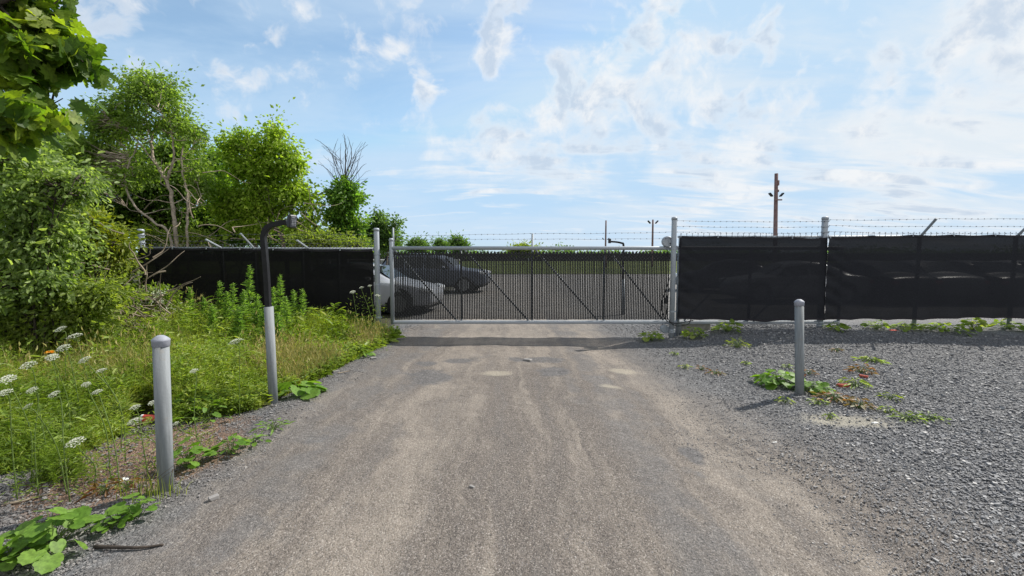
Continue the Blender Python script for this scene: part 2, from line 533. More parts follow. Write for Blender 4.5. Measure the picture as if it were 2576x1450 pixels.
def poly_leaf(out2d, mid=(.45, 0), drop=0.08):
    V = [(x, y, 0.10 * abs(y) - drop * x * x) for x, y in out2d]
    V.append((mid[0], mid[1], -0.03))
    k = len(out2d)
    return np.array(V), [np.array([[i, (i + 1) % k, k] for i in range(k)])]


_mh = [(0, 0), (-.06, .22), (.10, .30), (.02, .48), (.28, .40), (.40, .62), (.50, .40), (.52, .28), (.66, .36), (.74, .22), (.86, .24), (1, 0)]
LEAF_M = poly_leaf(_mh + [(x, -y) for x, y in _mh[-2:0:-1]], (.35, 0), .18)
_ch = [(.06, .02), (-.10, .20), (-.06, .36), (.12, .48), (.34, .52), (.44, .46), (.62, .50), (.72, .38), (.86, .32), (.90, .16), (1, 0)]
LEAF_C = poly_leaf([(0.10, 0)] + _ch + [(x, -y) for x, y in _ch[-2::-1]], (.42, 0), .14)


def leaves(g, C, ax, nr, ln, wd, shape):
    """Many leaves at once: base C, direction ax, facing nr, length ln, width wd."""
    T0, F0 = shape
    ax = unit(ax)
    sd_ = unit(np.cross(nr, ax))
    up = np.cross(ax, sd_)
    N = len(C)
    ln = np.broadcast_to(ln, (N,))
    wd = np.broadcast_to(wd, (N,))
    V = (C[:, None, :] + T0[None, :, 0:1] * ax[:, None, :] * ln[:, None, None] + T0[None, :, 1:2] * sd_[:, None, :] * wd[:, None, None]
         + T0[None, :, 2:3] * up[:, None, :] * ln[:, None, None])
    k = len(T0)
    off = (np.arange(N) * k)[:, None, None]
    g.add(V.reshape(-1, 3), [(f[None] + off).reshape(-1, f.shape[1]) for f in F0])
    return g


def rnd_dirs(n):
    v = rng.normal(size=(n, 3))
    return unit(v)


def blades(g, B, H, lean, wd, seg=3):
    """Grass blades: bases B, heights H, horizontal lean vectors, widths."""
    N = len(B)
    az = rng.uniform(0, 2 * math.pi, N)
    side = np.stack([np.cos(az), np.sin(az), np.zeros(N)], 1)
    rows = []
    for i in range(seg + 1):
        t_ = i / seg
        c = B + lean * (t_ ** 2)[..., None] if np.ndim(t_) else B + lean * t_ ** 2
        c = c.copy()
        c[:, 2] += H * (t_ - 0.25 * t_ * t_ * np.linalg.norm(lean, axis=1) / np.maximum(H, .01))
        if i < seg:
            wv = side * (wd * (1 - 0.75 * t_) / 2)[:, None]
            rows += [c - wv, c + wv]
        else:
            rows.append(c)
    k = len(rows)
    V = np.stack(rows, 1).reshape(-1, 3)
    q = [[2 * i, 2 * i + 1, 2 * i + 3, 2 * i + 2] for i in range(seg - 1)]
    t3 = [[2 * seg - 2, 2 * seg - 1, 2 * seg]]
    off = (np.arange(N) * k)[:, None, None]
    g.add(V, [(np.array(q)[None] + off).reshape(-1, 4), (np.array(t3)[None] + off).reshape(-1, 3)])
    return g


# ------------------------------------------------------------------ terrain
_ph = np.random.default_rng(3).uniform(0, 6.28, (14, 2))
_fr = np.random.default_rng(4).uniform(-1, 1, (14, 2))
YG = onz(1290, 850)[1]            # depth of the fence line


def sstep(x, a, b):
    t_ = np.clip((x - a) / (b - a), 0, 1)
    return t_ * t_ * (3 - 2 * t_)


def gh(x, y):
    x = np.asarray(x, float)
    y = np.asarray(y, float)
    z = np.zeros(np.broadcast(x, y).shape)
    near = np.exp(-((y - 5) / 14) ** 2)
    for i in range(14):
        f = 1.2 * 1.35 ** i
        z = z + 0.010 / 1.22 ** i * np.sin(_fr[i, 0] * f * x + _ph[i, 0] + 1.7 * np.sin(_fr[i, 1] * f * y + _ph[i, 1])) * near
    z = z + 0.17 * sstep(x, 3.2, 4.6) * np.exp(-np.abs((y - YG - 0.1) / 1.15) ** 2.4)
    z = z - 0.018 * (np.exp(-((x + 0.95) / 0.45) ** 2) + np.exp(-((x - 1.65) / 0.4) ** 2)) * near
    z = z + 0.03 * np.exp(-((x + 2.5) / 0.35) ** 2) * near
    return z


_EY = np.array([2.2, 3.3, 3.6, 4.4, 4.85, 6.0, 7.7, 9.6, 13])
_EX = np.array([-4.9, -4.2, -3.7, -3.62, -2.8, -2.62, -2.45, -2.3, -2.6])


def edge(y):
    """x of the weeds' edge along the drive."""
    return np.interp(y, _EY, _EX)
# ------------------------------------------------------------------ ground
def ground_material():
    m = bpy.data.materials.new('gravel and dirt')
    m.use_nodes = True
    t = NT(m.node_tree)
    pos = t.n('ShaderNodeNewGeometry').outputs['Position']
    s = t.n('ShaderNodeSeparateXYZ', {0: pos})
    x, y = s.outputs[0], s.outputs[1]
    wob = t.noise(pos, 0.55, 4.0, 0.6)
    wob2 = t.noise(pos, 2.2, 5.0, 0.65)
    xw = t.m('ADD', x, t.m('ADD', t.m('MULTIPLY', t.m('SUBTRACT', wob, .5), 1.0), t.m('MULTIPLY', t.m('SUBTRACT', wob2, .5), .45)))
    # crushed stone: one colour per stone
    v1 = t.n('ShaderNodeTexVoronoi', {'Vector': pos, 'Scale': 62.0})
    v2 = t.n('ShaderNodeTexVoronoi', {'Vector': pos, 'Scale': 140.0})
    r1 = t.n('ShaderNodeSeparateColor', {0: v1.outputs['Color']}).outputs[0]
    r2 = t.n('ShaderNodeSeparateColor', {0: v2.outputs['Color']}).outputs[1]
    grav = t.ramp(r1, [(0, (.07, .072, .077)), (.5, (.125, .127, .133)), (.85, (.18, .18, .185)), (1, (.27, .265, .26))])
    grav = t.mix(t.ss(wob2, .3, .75, 0.0, .35), grav, (.10, .095, .09))
    # dirt with fine grit
    grit = t.ramp(r2, [(0, (.058, .050, .044)), (.3, (.116, .099, .086)), (.85, (.166, .143, .125)), (1, (.29, .262, .235))])
    tan = t.ramp(r2, [(0, (.13, .110, .091)), (.3, (.228, .196, .163)), (.9, (.272, .236, .200)), (1, (.37, .335, .30))])
    lane = t.m('ADD', xw, t.m('MULTIPLY', t.m('SUBTRACT', t.noise(t.vm('MULTIPLY', pos, (3.0, .25, 1)), 1.0, 4.0), .5), 1.1))
    streak = t.noise(t.n('ShaderNodeCombineXYZ', {0: t.m('MULTIPLY', t.m('ADD', x, t.m('MULTIPLY', wob, .9)), 3.6), 1: t.m('MULTIPLY', y, .3), 2: 0.0}).outputs[0], 1.0, 7.0, .68, .5)

    def band(c, wd):
        return t.ss(t.m('ABSOLUTE', t.m('SUBTRACT', lane, c)), wd, wd * .15)
    tr = t.m('ADD', t.m('ADD', band(-.85, .55), band(1.72, .42)), t.m('MULTIPLY', t.ss(y, 6.2, 8.6), band(.2, 2.0)), clamp=True)
    brk = t.ss(t.noise(pos, 1.4, 5.0, .6), .34, .62, .25, 1.0)
    dirt = t.mix(t.m('MULTIPLY', tr, t.m('MULTIPLY', brk, .85)), grit, tan)
    dirt = t.mix(t.ss(streak, .47, .64, .0, .75), dirt, tan)
    dirt = t.mix(t.ss(streak, .49, .33, .0, .75), dirt, t.mix(.75, grav, grit))
    stony = t.m('MULTIPLY', t.m('ADD', band(1.08, .34), band(-1.75, .4), clamp=True), t.ss(t.noise(pos, 2.0, 4.0), .34, .55, 0.1, .95))
    dirt = t.mix(stony, dirt, t.mix(.6, grav, grit))
    spot = t.ss(t.noise(pos, .9, 6.0, .7), .60, .72, 0, .6)
    dirt = t.mix(spot, dirt, grav)
    for qx, qy, ra, rb in ((1080, 948, .42, .38), (1155, 908, .3, .22), (1345, 906, .5, .24), (1385, 938, .3, .3), (1070, 915, .22, .18), (1745, 1140, .10, .22)):
        pc3 = onz(qx, qy)
        pd3 = t.m('SQRT', t.m('ADD', t.m('POWER', t.m('DIVIDE', t.m('SUBTRACT', x, pc3[0]), ra), 2.0), t.m('POWER', t.m('DIVIDE', t.m('SUBTRACT', y, pc3[1]), rb), 2.0)))
        dirt = t.mix(t.ss(t.m('ADD', pd3, t.m('MULTIPLY', t.m('SUBTRACT', wob2, .5), 2.6)), 1.05, .55, 0, .9), dirt, t.mix(.4, grav, (.075, .062, .055)))
    road = t.m('MULTIPLY', t.ss(xw, -2.55, -1.95), t.ss(xw, t.ss(y, 2.2, 6.5, 3.9, 2.7), t.ss(y, 2.2, 6.5, 2.1, 1.5)))
    road = t.m('MULTIPLY', road, t.ss(y, 40, 30))
    base = t.mix(road, grav, dirt)
    base = t.mix(t.ss(y, 10.5, 13.5, 0, .7), base, t.mix(t.ss(wob2, .3, .7), (.25, .235, .22), (.36, .34, .315)))
    # pale dried puddle in the stone, by the bollard
    pc = onz(2130, 1062)
    pd = t.m('SQRT', t.m('ADD', t.m('POWER', t.m('DIVIDE', t.m('SUBTRACT', x, pc[0]), .62), 2.0), t.m('POWER', t.m('DIVIDE', t.m('SUBTRACT', y, pc[1]), .30), 2.0)))
    pud = t.m('MULTIPLY', t.ss(t.m('ADD', pd, t.m('MULTIPLY', t.m('SUBTRACT', wob2, .5), 1.6)), 1.0, .35), t.ss(r1, .1, .5, .45, .9))
    base = t.mix(pud, base, (.31, .285, .23))
    for qx, qy, rr in ((1570, 932, .18), (1540, 975, .14), (1250, 940, .2)):
        pc2 = onz(qx, qy)
        pd2 = t.m('SQRT', t.m('ADD', t.m('POWER', t.m('DIVIDE', t.m('SUBTRACT', x, pc2[0]), rr * 1.4), 2.0), t.m('POWER', t.m('DIVIDE', t.m('SUBTRACT', y, pc2[1]), rr), 2.0)))
        base = t.mix(t.ss(t.m('ADD', pd2, t.m('MULTIPLY', t.m('SUBTRACT', wob2, .5), 1.8)), 1.0, .3, 0, .7), base, (.32, .285, .225))
    # brown bark litter on the left verge
    mx_ = t.m('DIVIDE', t.m('SUBTRACT', x, -3.05), .75)
    my_ = t.m('DIVIDE', t.m('SUBTRACT', y, 3.75), 1.0)
    md = t.m('ADD', t.m('POWER', mx_, 2.0), t.m('POWER', my_, 2.0))
    bark = t.ramp(r2, [(0, (.06, .034, .022)), (.5, (.17, .10, .064)), (1, (.31, .21, .145))])
    base = t.mix(t.ss(t.m('ADD', md, t.m('MULTIPLY', t.m('SUBTRACT', wob2, .5), 2.4)), 1.15, .55, 0, .9), base, bark)
    # leaf mould under the weeds and trees
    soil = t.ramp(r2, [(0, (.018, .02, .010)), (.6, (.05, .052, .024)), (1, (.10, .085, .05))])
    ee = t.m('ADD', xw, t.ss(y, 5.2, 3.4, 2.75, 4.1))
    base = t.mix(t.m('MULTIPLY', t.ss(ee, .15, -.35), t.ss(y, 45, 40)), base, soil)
    b = t.n('ShaderNodeBsdfPrincipled', {'Base Color': base, 'Roughness': .85, 'Specular IOR Level': .25})
    hh = t.m('ADD', t.m('MULTIPLY', t.m('SUBTRACT', 1.0, v1.outputs['Distance']), t.m('SUBTRACT', 1.25, t.m('MULTIPLY', road, .85))),
             t.m('MULTIPLY', t.m('SUBTRACT', 1.0, v2.outputs['Distance']), .45))
    hh = t.m('ADD', hh, t.m('MULTIPLY', r1, t.m('SUBTRACT', 1.0, t.m('MULTIPLY', road, .7))))
    bp = t.n('ShaderNodeBump', {'Strength': .85, 'Distance': .011, 'Height': hh})
    bp2 = t.n('ShaderNodeBump', {'Strength': .6, 'Distance': .05, 'Height': t.noise(pos, 5.0, 6.0, .6), 'Normal': bp.outputs[0]})
    t.put(b.inputs['Normal'], bp2.outputs[0])
    t.n('ShaderNodeOutputMaterial', {0: b.outputs[0]})
    return m


M['ground'] = ground_material()


def sheet(xs, ys, dz=0.0, keep=None):
    X, Y = np.meshgrid(xs, ys)
    Z = gh(X, Y) + dz
    V = np.stack([X, Y, Z], -1).reshape(-1, 3)
    nx = len(xs)
    i = np.arange(len(ys) - 1)[:, None] * nx
    j = np.arange(nx - 1)
    q = np.stack([i + j, i + j + 1, i + nx + j + 1, i + nx + j], -1).reshape(-1, 4)
    return V, q


fx = np.arange(-12, 14.01, .08)
fy = np.arange(-2, 13.01, .07)
xs = np.concatenate([[-900, -500, -250, -120, -60, -30, -18], fx, [18, 30, 60, 120, 250, 500, 900]])
ys = np.concatenate([[-200, -60, -20, -8, -4], fy, [15, 18, 22, 28, 36, 50, 80, 150, 300, 600, 1200]])
V, q = sheet(xs, ys)
tag(Geo().add(V, [q]).build('ground', M['ground'], smooth=True), kind='structure')

# the dirt drive: its own sheet, its ragged edge dipping under the stone
xs = np.linspace(-2.75, 2.75, 70)
ys = np.concatenate([np.arange(-2, 13, .08), [15, 18, 22, 28, 36]])
V, q = sheet(xs, ys, .005)
e = np.abs(V[:, 0]) - (2.25 + .18 * np.sin(V[:, 1] * 1.7) + .1 * np.sin(V[:, 1] * 4.3 + V[:, 0]))
V[:, 2] -= .02 * sstep(e, 0, .25)
tag(Geo().add(V, [q]).build('dirt_road', M['ground'], smooth=True), kind='structure')


def field_material():
    m = bpy.data.materials.new('meadow')
    m.use_nodes = True
    t = NT(m.node_tree)
    pos = t.n('ShaderNodeNewGeometry').outputs['Position']
    n1 = t.noise(t.vm('MULTIPLY', pos, (1, .3, 1)), .25, 6.0, .65)
    c = t.ramp(n1, [(.3, (.055, .075, .022)), (.5, (.085, .11, .03)), (.7, (.125, .138, .045))])
    b = t.n('ShaderNodeBsdfPrincipled', {'Base Color': c, 'Roughness': .9, 'Specular IOR Level': .1})
    t.put(b.inputs['Normal'], t.n('ShaderNodeBump', {'Strength': 1.0, 'Distance': .3, 'Height': t.noise(pos, 3.0, 4.0)}).outputs[0])
    t.n('ShaderNodeOutputMaterial', {0: b.outputs[0]})
    return m


M['field'] = field_material()
V, q = sheet(np.linspace(-300, 900, 60), np.concatenate([[39, 39.4], np.linspace(41, 600, 50)]), .02)
V[:, 2] = .03
tag(Geo().add(V, [q]).build('field', M['field'], smooth=True), kind='structure')

# loose crushed stone, thickest where the photographer stands nearest
def scatter_stones(n, dmin, dmax, zone, smin, smax):
    th = rng.uniform(R(-56), R(56), n)
    dd = dmin * (dmax / dmin) ** rng.uniform(0, 1, n)
    x = np.sin(th) * dd
    y = np.cos(th) * dd
    k = (rng.uniform(0, 1, n) < zone(x, y)) & (y < YG + 2.0)
    x, y, dd = x[k], y[k], dd[k]
    n = len(x)
    far = np.clip((np.abs(x) - 1.9) / 1.8, 0, 1)
    s = (.5 + .5 * far) * np.exp(np.clip(rng.normal(0, .38, n), -1, .75)) * (smin + (smax - smin) * rng.uniform(0, 1, n) ** 3) * (0.9 + dd * .045)
    T0 = np.array([[a, b, c] for c in (-.5, .5) for b in (-.5, .5) for a in (-.5, .5)])
    P = T0[None] * (1 + rng.normal(0, .26, (n, 8, 3))) * np.stack([np.ones(n), rng.uniform(.55, .95, n), rng.uniform(.3, .62, n)], 1)[:, None, :]
    a = rng.uniform(0, 6.28, n)
    tl = rng.normal(0, .35, n)
    ca, sa, ct, st = np.cos(a)[:, None], np.sin(a)[:, None], np.cos(tl)[:, None], np.sin(tl)[:, None]
    px_, py_, pz_ = P[..., 0], P[..., 1], P[..., 2]
    py_, pz_ = py_ * ct - pz_ * st, py_ * st + pz_ * ct
    px_, py_ = px_ * ca - py_ * sa, px_ * sa + py_ * ca
    V = np.stack([px_, py_, pz_], -1) * s[:, None, None]
    V += np.stack([x, y, gh(x, y) + s * .12 + .005], 1)[:, None, :]
    F0 = np.array([[0, 2, 3, 1], [4, 5, 7, 6], [0, 1, 5, 4], [2, 6, 7, 3], [0, 4, 6, 2], [1, 3, 7, 5]])
    return V.reshape(-1, 3), (F0[None] + (np.arange(n) * 8)[:, None, None]).reshape(-1, 4)


def wobble(x, y):
    return .28 * np.sin(1.9 * y + .6 * np.sin(2.7 * x)) + .16 * np.sin(4.4 * y + 1.0 + x)


def zone_gravel(x, y):
    w_ = wobble(x, y)
    right_ = sstep(x + w_, 1.4, 2.5) * (.75 + .25 * sstep(x, 2.3, 3.6))
    left_ = sstep(-x + .5 * w_, 2.0, 2.35) * (x > edge(y) - .1)
    mul = np.exp(-(((x + 3.05) / .7) ** 2 + ((y - 3.75) / .9) ** 2) ** 2)
    pc = onz(2130, 1062)
    pud = np.exp(-(((x - pc[0]) / .55) ** 2 + ((y - pc[1]) / .26) ** 2) ** 1.5)
    right_ = right_ * (1 - .93 * pud)
    return np.clip(right_ + left_ * .85 * (1 - .75 * mul), 0, 1)


def zone_road(x, y):
    st_ = np.exp(-((x + .2 * wobble(x, y) - 1.08) / .25) ** 2) + np.exp(-((x + 1.75) / .3) ** 2) + .6 * (np.sin(2.1 * x + 1.3 * y) * np.sin(1.7 * y - x) > .55)
    return (np.abs(x) < 2.3) * np.clip(.22 + .5 * st_, 0, 1)


g = Geo()
V, q = scatter_stones(480000, 1.45, 13, zone_gravel, .0062, .0155)
g.add(V, [q])
V, q = scatter_stones(260000, 1.3, 10, zone_road, .0028, .0085)
g.add(V, [q])
tag(g.build('gravel', M['stone']), 'loose grey crushed stone lying over the yard and the drive', None, None, 'stuff')
# ------------------------------------------------------------------ fence line
def PX(px, py=730):
    return float(at(px, py, YG)[0])


def PZ(py, px=1288):
    return float(at(px, py, YG)[2])


def chainlink(g, x0, x1, z0, z1, y, pitch=.07, r=.0013):
    """Diamond wire netting in the plane y."""
    h = z1 - z0
    W = x1 - x0
    segs = []
    for sgn in (1, -1):
        k = -h if sgn > 0 else 0
        c = np.arange(k, W + (h if sgn < 0 else 0), pitch)
        for a in c:
            if sgn > 0:
                s0, s1 = max(0, -a), min(h, W - a)
                if s1 - s0 > .01:
                    segs.append((x0 + a + s0, z0 + s0, x0 + a + s1, z0 + s1, r))
            else:
                s0, s1 = max(0, a - W), min(h, a)
                if s1 - s0 > .01:
                    segs.append((x0 + a - s0, z0 + s0, x0 + a - s1, z0 + s1, -r))
    S = np.array(segs)
    n = len(S)
    A = np.stack([S[:, 0], np.full(n, y) + S[:, 4], S[:, 1]], 1)
    B = np.stack([S[:, 2], np.full(n, y) + S[:, 4], S[:, 3]], 1)
    dr = unit(B - A)
    nr = np.stack([-dr[:, 2], np.zeros(n), dr[:, 0]], 1)
    yy = np.array([0, 1.0, 0])
    V = np.stack([A + nr * r, A + yy * r, A - nr * r, A - yy * r, B + nr * r, B + yy * r, B - nr * r, B - yy * r], 1).reshape(-1, 3)
    F0 = np.array([[i, (i + 1) % 4, 4 + (i + 1) % 4, 4 + i] for i in range(4)])
    g.add(V, [(F0[None] + (np.arange(n) * 8)[:, None, None]).reshape(-1, 4)])


def barbed(parent, A, B, sag=.02, mat='wiredark', name='barbed_wire'):
    A, B = np.asarray(A, float), np.asarray(B, float)
    L = np.linalg.norm(B - A)
    g = Geo()
    n = max(6, int(L / .25))
    t_ = np.linspace(0, 1, n)
    P = A + (B - A) * t_[:, None]
    P[:, 2] -= sag * 4 * t_ * (1 - t_) + .006 * np.sin(t_ * L * 5.1 + A[2] * 7)
    tube(g, P, .0023, 5)
    for s in np.arange(.06, L, .125):
        u = s / L
        c = A + (B - A) * u
        c[2] -= sag * 4 * u * (1 - u)
        a = random.uniform(0, 3.14)
        v = np.array([.006, math.cos(a) * .02, math.sin(a) * .015])
        v2 = np.array([-.006, -math.sin(a) * .02, math.cos(a) * .015])
        tube(g, [c - v, c + v], .002, 4)
        tube(g, [c - v2, c + v2], .002, 4)
        tube(g, [c - (.01, 0, 0), c + (.01, 0, 0)], .0048, 5)
    return g.build(name, M[mat], parent)


def fence_post(parent, x, y, z0, z1, r, mat='galv_dull', bands=(), cap=True, name='post'):
    g = Geo()
    lathe(g, [(r, z0), (r, z1 - .03), (r * .98, z1 - .028)], (x, y, 0), 20)
    o = g.build(name, M[mat], parent, True)
    if cap:
        lathe(g2 := Geo(), [(r * 1.10, z1 - .055), (r * 1.12, z1 - .02), (r * 1.04, z1 - .004), (r * .6, z1 + .006), (.001, z1 + .009)], (x, y, 0), 20)
        g2.build('post_cap', M['galv'], o, True)
    for zb in bands:
        g3 = Geo()
        lathe(g3, [(r + .001, zb - .013), (r + .007, zb - .012), (r + .007, zb + .012), (r + .001, zb + .013)], (x, y, 0), 20)
        box(g3, (x + r + .014, y, zb), (.026, .012, .026))
        g3.build('tension_band', M['galv'], o, False)
    return o


def screen(parent, x0, x1, ztop, zbot, y, mat, nb, seed, name='privacy_screen', hemw=.035):
    """Woven windscreen hung from clips: scalloped top and bottom hem, soft creases."""
    r_ = np.random.default_rng(seed)
    nx = int((x1 - x0) / .035)
    nz = 40
    X = np.linspace(x0, x1, nx)
    u = (X - x0) / (x1 - x0) * nb
    sc1 = np.abs(np.sin(u * math.pi)) ** .8
    sc2 = np.abs(np.sin((u * 1.13 + .3) * math.pi)) ** .8
    zt = np.interp(X, *zip(*ztop)) - .022 * sc1
    zb = np.interp(X, *zip(*zbot)) + .020 * sc2 + .012 * np.sin(u * 2.1)
    V = np.zeros((nz, nx, 3))
    ph = r_.uniform(0, 6, 6)
    for k in range(nz):
        f = k / (nz - 1)
        V[k, :, 0] = X
        V[k, :, 2] = zb + (zt - zb) * f
        V[k, :, 1] = (y + .010 * np.sin(X * 2.3 + ph[0] + 1.2 * f) + .006 * np.sin(X * 6.1 + ph[1] - 3 * f) + .005 * np.sin(9 * f + X * 1.1 + ph[2])
                      + .022 * np.exp(-f * 9) * np.sin(X * 9.2 + ph[3]) + .008 * np.exp(-(1 - f) * 12) * np.sin(X * 7 + ph[4]))
        V[k, :, 1] += .012 * np.exp(-((X - x0) / .35) ** 2) * np.sin(f * 38 + (X - x0) * 14)
    i = np.arange(nz - 1)[:, None] * nx
    j = np.arange(nx - 1)
    q = np.stack([i + j, i + j + 1, i + nx + j + 1, i + nx + j], -1).reshape(-1, 4)
    o = Geo().add(V.reshape(-1, 3), [q]).build(name, mat, parent, True)
    # stitched hems, a doubled band top and bottom
    for k0, k1, in ((nz - 1, None), (0, None)):
        E = V[k0].copy()
        dn = -hemw if k0 else hemw
        E2 = E.copy()
        E2[:, 2] += dn
        a = np.concatenate([E + (0, -.006, .003 if k0 else -.003), E2 + (0, -.006, 0)])
        jj = np.arange(nx - 1)
        Geo().add(a, [np.stack([jj, jj + 1, nx + jj + 1, nx + jj], -1)]).build('hem', M['hem'], o)
    for b in range(nb + 1):
        g = Geo()
        xx = x0 + (x1 - x0) * min(b, nb - .02) / nb + .02
        zz = float(np.interp(xx, X, zt))
        lathe(g, [(.004, -.004), (.014, -.004), (.014, .004), (.004, .004)], (xx, y - .014, zz - .018), 10, 'y')
        tube(g, [(xx, y - .02, zz - .02), (xx + .01, y - .01, zz + .03), (xx, y + .05, zz + .02)], .0035, 5)
        g.build('grommet', M['galv'], o)
    return V, o


POST_R = .052
# ---- gate posts (the gate slides behind them)
PXL, PXR = PX(950), PX(1692)
gpl = thing('gate_post', 'tall galvanised steel gate post beside the silver car and the weeds', 'post', (PXL, YG, 0), 'gate posts')
fence_post(gpl, PXL, YG, -.3, PZ(575), POST_R, 'galv', (PZ(716), PZ(640), .42), name='pipe')
gpr = thing('gate_post', 'tall galvanised steel gate post with roller guides beside the concrete block', 'post', (PXR, YG, 0), 'gate posts')
pr = fence_post(gpr, PXR, YG, -.3, PZ(547), POST_R, 'galv', (PZ(620), PZ(627), PZ(784), .12, .16), name='pipe')
g = Geo()
zr = PZ(608)
lathe(g, [(.02, -.055), (.085, -.05), (.11, -.03), (.11, .04), (.1, .05), (.02, .05)], (PXR - .10, YG + .10, zr), 24, 'y')
box(g, (PXR - .02, YG + .05, zr), (.14, .05, .06))
g.build('top_roller', M['galv'], gpr, False)
g = Geo()
lathe(g, [(.02, -.045), (.07, -.045), (.085, -.03), (.085, .03), (.07, .045), (.02, .045)], (PXR - .11, YG + .1, .16), 20, 'y')
box(g, (PXR - .03, YG + .06, .14), (.13, .05, .10))
g.build('bottom_roller', M['galv_dull'], gpr, False)

# loose cable hanging along the post
g = Geo()
A0 = [(PXR - .07, YG - .01, PZ(700)), (PXR - .15, YG + .0, PZ(735)), (PXR - .22, YG + .0, PZ(765)), (PXR - .19, YG - .02, PZ(790)), (PXR - .1, YG - .05, PZ(808)), (PXR + .12, YG - .06, PZ(812)), (PXR + .42, YG - .04, PZ(806))]
tube(g, curve(A0, 48), .009, 7)
tube(g, curve([(PXR - .07, YG - .02, PZ(725)), (PXR - .13, YG - .03, PZ(758)), (PXR - .10, YG - .05, PZ(800)), (PXR + .05, YG - .08, PZ(818)), (PXR + .3, YG - .07, PZ(815)), (PXR + .38, YG - .05, PZ(800))], 48), .008, 7)
bevbox(g, (PXR - .13, YG - .02, PZ(757)), (.07, .05, .12), .008)
tag(g.build('cable', M['blackpaint']), 'black cable with a small junction box drooping by the roller gate post', 'cable')

# ---- sliding gate
YGT = YG + .13
gx0, gx1, gx2 = PX(982), PX(1688), PX(2126)
zt, zb = PZ(622) - .02, PZ(815) + .012
gate = thing('sliding_gate', 'wide galvanised sliding gate filled with black vertical slats', 'gate', (gx0, YGT, 0))
g = Geo()
tube(g, [(gx0, YGT, zt), (gx2, YGT, zt)], .039, 14)
g.build('top_rail', M['galv'], gate, True)
g = Geo()
bevbox(g, ((gx0 + gx2) / 2, YGT, zb), (gx2 - gx0, .066, .066), .014)
g.build('bottom_rail', M['galv'], gate)
fence_post(gate, gx0, YGT, zb - .04, PZ(600), .040, 'galv', (), name='end_upright')
g = Geo()
tube(g, [(gx0 + .03, YGT + .06, zt - .2), (gx0 + .03, YGT + .06, PZ(572))], .019, 8)
g.build('wire_stay', M['galv_dull'], gate, True)
for px, ph in ((1158, None), (1340, 587), (1524, None), (1712, None), (1895, None), (2126, None)):
    g = Geo()
    z1 = zt - .043 if ph is None else PZ(ph)
    xx = PX(px)
    if px == 2126:
        z1 = zt + .043
    tube(g, [(xx, YGT + (.055 if ph else .02), zb - .03 if px < 2000 else .13), (xx, YGT + (.055 if ph else .02), z1)], .021 if px < 1700 else .03, 8)
    g.build('upright', M['galv_dull'], gate, True)
for a, b in ((990, 1146), (1168, 1330), (1348, 1509), (1533, 1678), (1900, 1730), (2080, 1905)):
    g = Geo()
    tube(g, [(PX(a), YGT + .03, zt - .04), (PX(b), YGT + .03, zb + .03)], .017, 8)
    g.build('diagonal_brace', M['galv'], gate, True)
# black privacy slats, a pointed one and a plain one by turns
g = Geo()
zs1, zs0 = PZ(632), PZ(806)
pit = (gx1 - gx0 - .06) / 80
x = gx0 + .075
k = 0
while x < gx1 - .02:
    wj = random.uniform(-.002, .002)
    lean = random.uniform(-.003, .003)
    a, th = .0142, .006
    zt1 = zs1 - .055 + random.uniform(-.004, .004)
    zl = zs0 + random.uniform(-.006, .006)
    V = []
    for z, xo in ((zl, 0), (zt1, lean)):
        V += [(x + xo - a, YGT - .012, z), (x + xo, YGT - .012 - th, z), (x + xo + a, YGT - .012, z), (x + xo, YGT - .012 + th, z)]
    g.add(V, [[[0, 1, 5, 4], [1, 2, 6, 5], [2, 3, 7, 6], [3, 0, 4, 7], [0, 3, 2, 1], [4, 5, 6, 7]]])
    if k % 2 == 0:      # arrow-shaped head
        hw = .0275
        zz = zt1 - .012
        yy = YGT - .022
        V = [(x - hw, yy, zz - .02), (x + hw, yy, zz - .02), (x + hw, yy, zz + .028), (x, yy, zz + .072), (x - hw, yy, zz + .028)]
        V2 = [(a_, b_ + .006, c_) for a_, b_, c_ in V]
        g.add(V + V2, [[[0, 1, 2, 3, 4], [9, 8, 7, 6, 5]], [[i, 5 + i, 5 + (i + 1) % 5, (i + 1) % 5] for i in range(5)]])
    k += 1
    x += pit / 2
g.build('slat_infill', M['slat'], gate)
g = Geo()
chainlink(g, gx0 + .05, gx1, zs0 - .01, zs1 - .01, YGT - .03)
g.build('chain_link_mesh', M['wire'], gate)
g = Geo()
chainlink(g, gx1, gx2, zb + .05, zt - .05, YGT)
g.build('chain_link_mesh', M['wire'], gate)
barbed(gate, (gx0 + .03, YGT + .06, PZ(594)), (PX(1340), YGT + .055, PZ(587)), .0)
barbed(gate, (PX(1340), YGT + .055, PZ(587)), (PXR, YG + .03, PZ(584)), .012)
barbed(gate, (gx0 + .03, YGT + .06, PZ(604)), (PX(1340), YGT + .055, PZ(601)), .0)
barbed(gate, (PX(1340), YGT + .055, PZ(601)), (PXR, YG + .03, PZ(600)), .01)

# ---- fence left of the gate
lx0, lx1 = PX(357), PX(940)
lf = thing('screened_fence', 'long chain link fence under a black screen behind tall weeds', 'fence', (lx0, YG, 0), 'screened chain link fences')
fence_post(lf, lx0, YG + .06, -.2, PZ(577), .055, 'galv', [PZ(p) for p in (592, 603, 612)], name='terminal_post')
for px in (558, 640, 760, 850):
    fence_post(lf, PX(px), YG + .06, -.2, PZ(622), .03, 'galv_dull', (), False, name='line_post')
g = Geo()
zlt = PZ(624)
tube(g, [(lx0, YG + .06, zlt), (PXL, YG + .06, zlt - .02)], .022, 10)
g.build('top_rail', M['galv'], lf, True)
g = Geo()
chainlink(g, lx0 + .05, lx1, .06, zlt + .02, YG + .03)
x = lx0 + .05
while x < lx1:
    for s in (-1, 1):
        tube(g, [(x - .006 * s, YG + .03, zlt), (x + .006 * s, YG + .03 + .01 * s, zlt + .055)], .003, 4)
    x += .07
g.build('chain_link_mesh', M['wire'], lf)
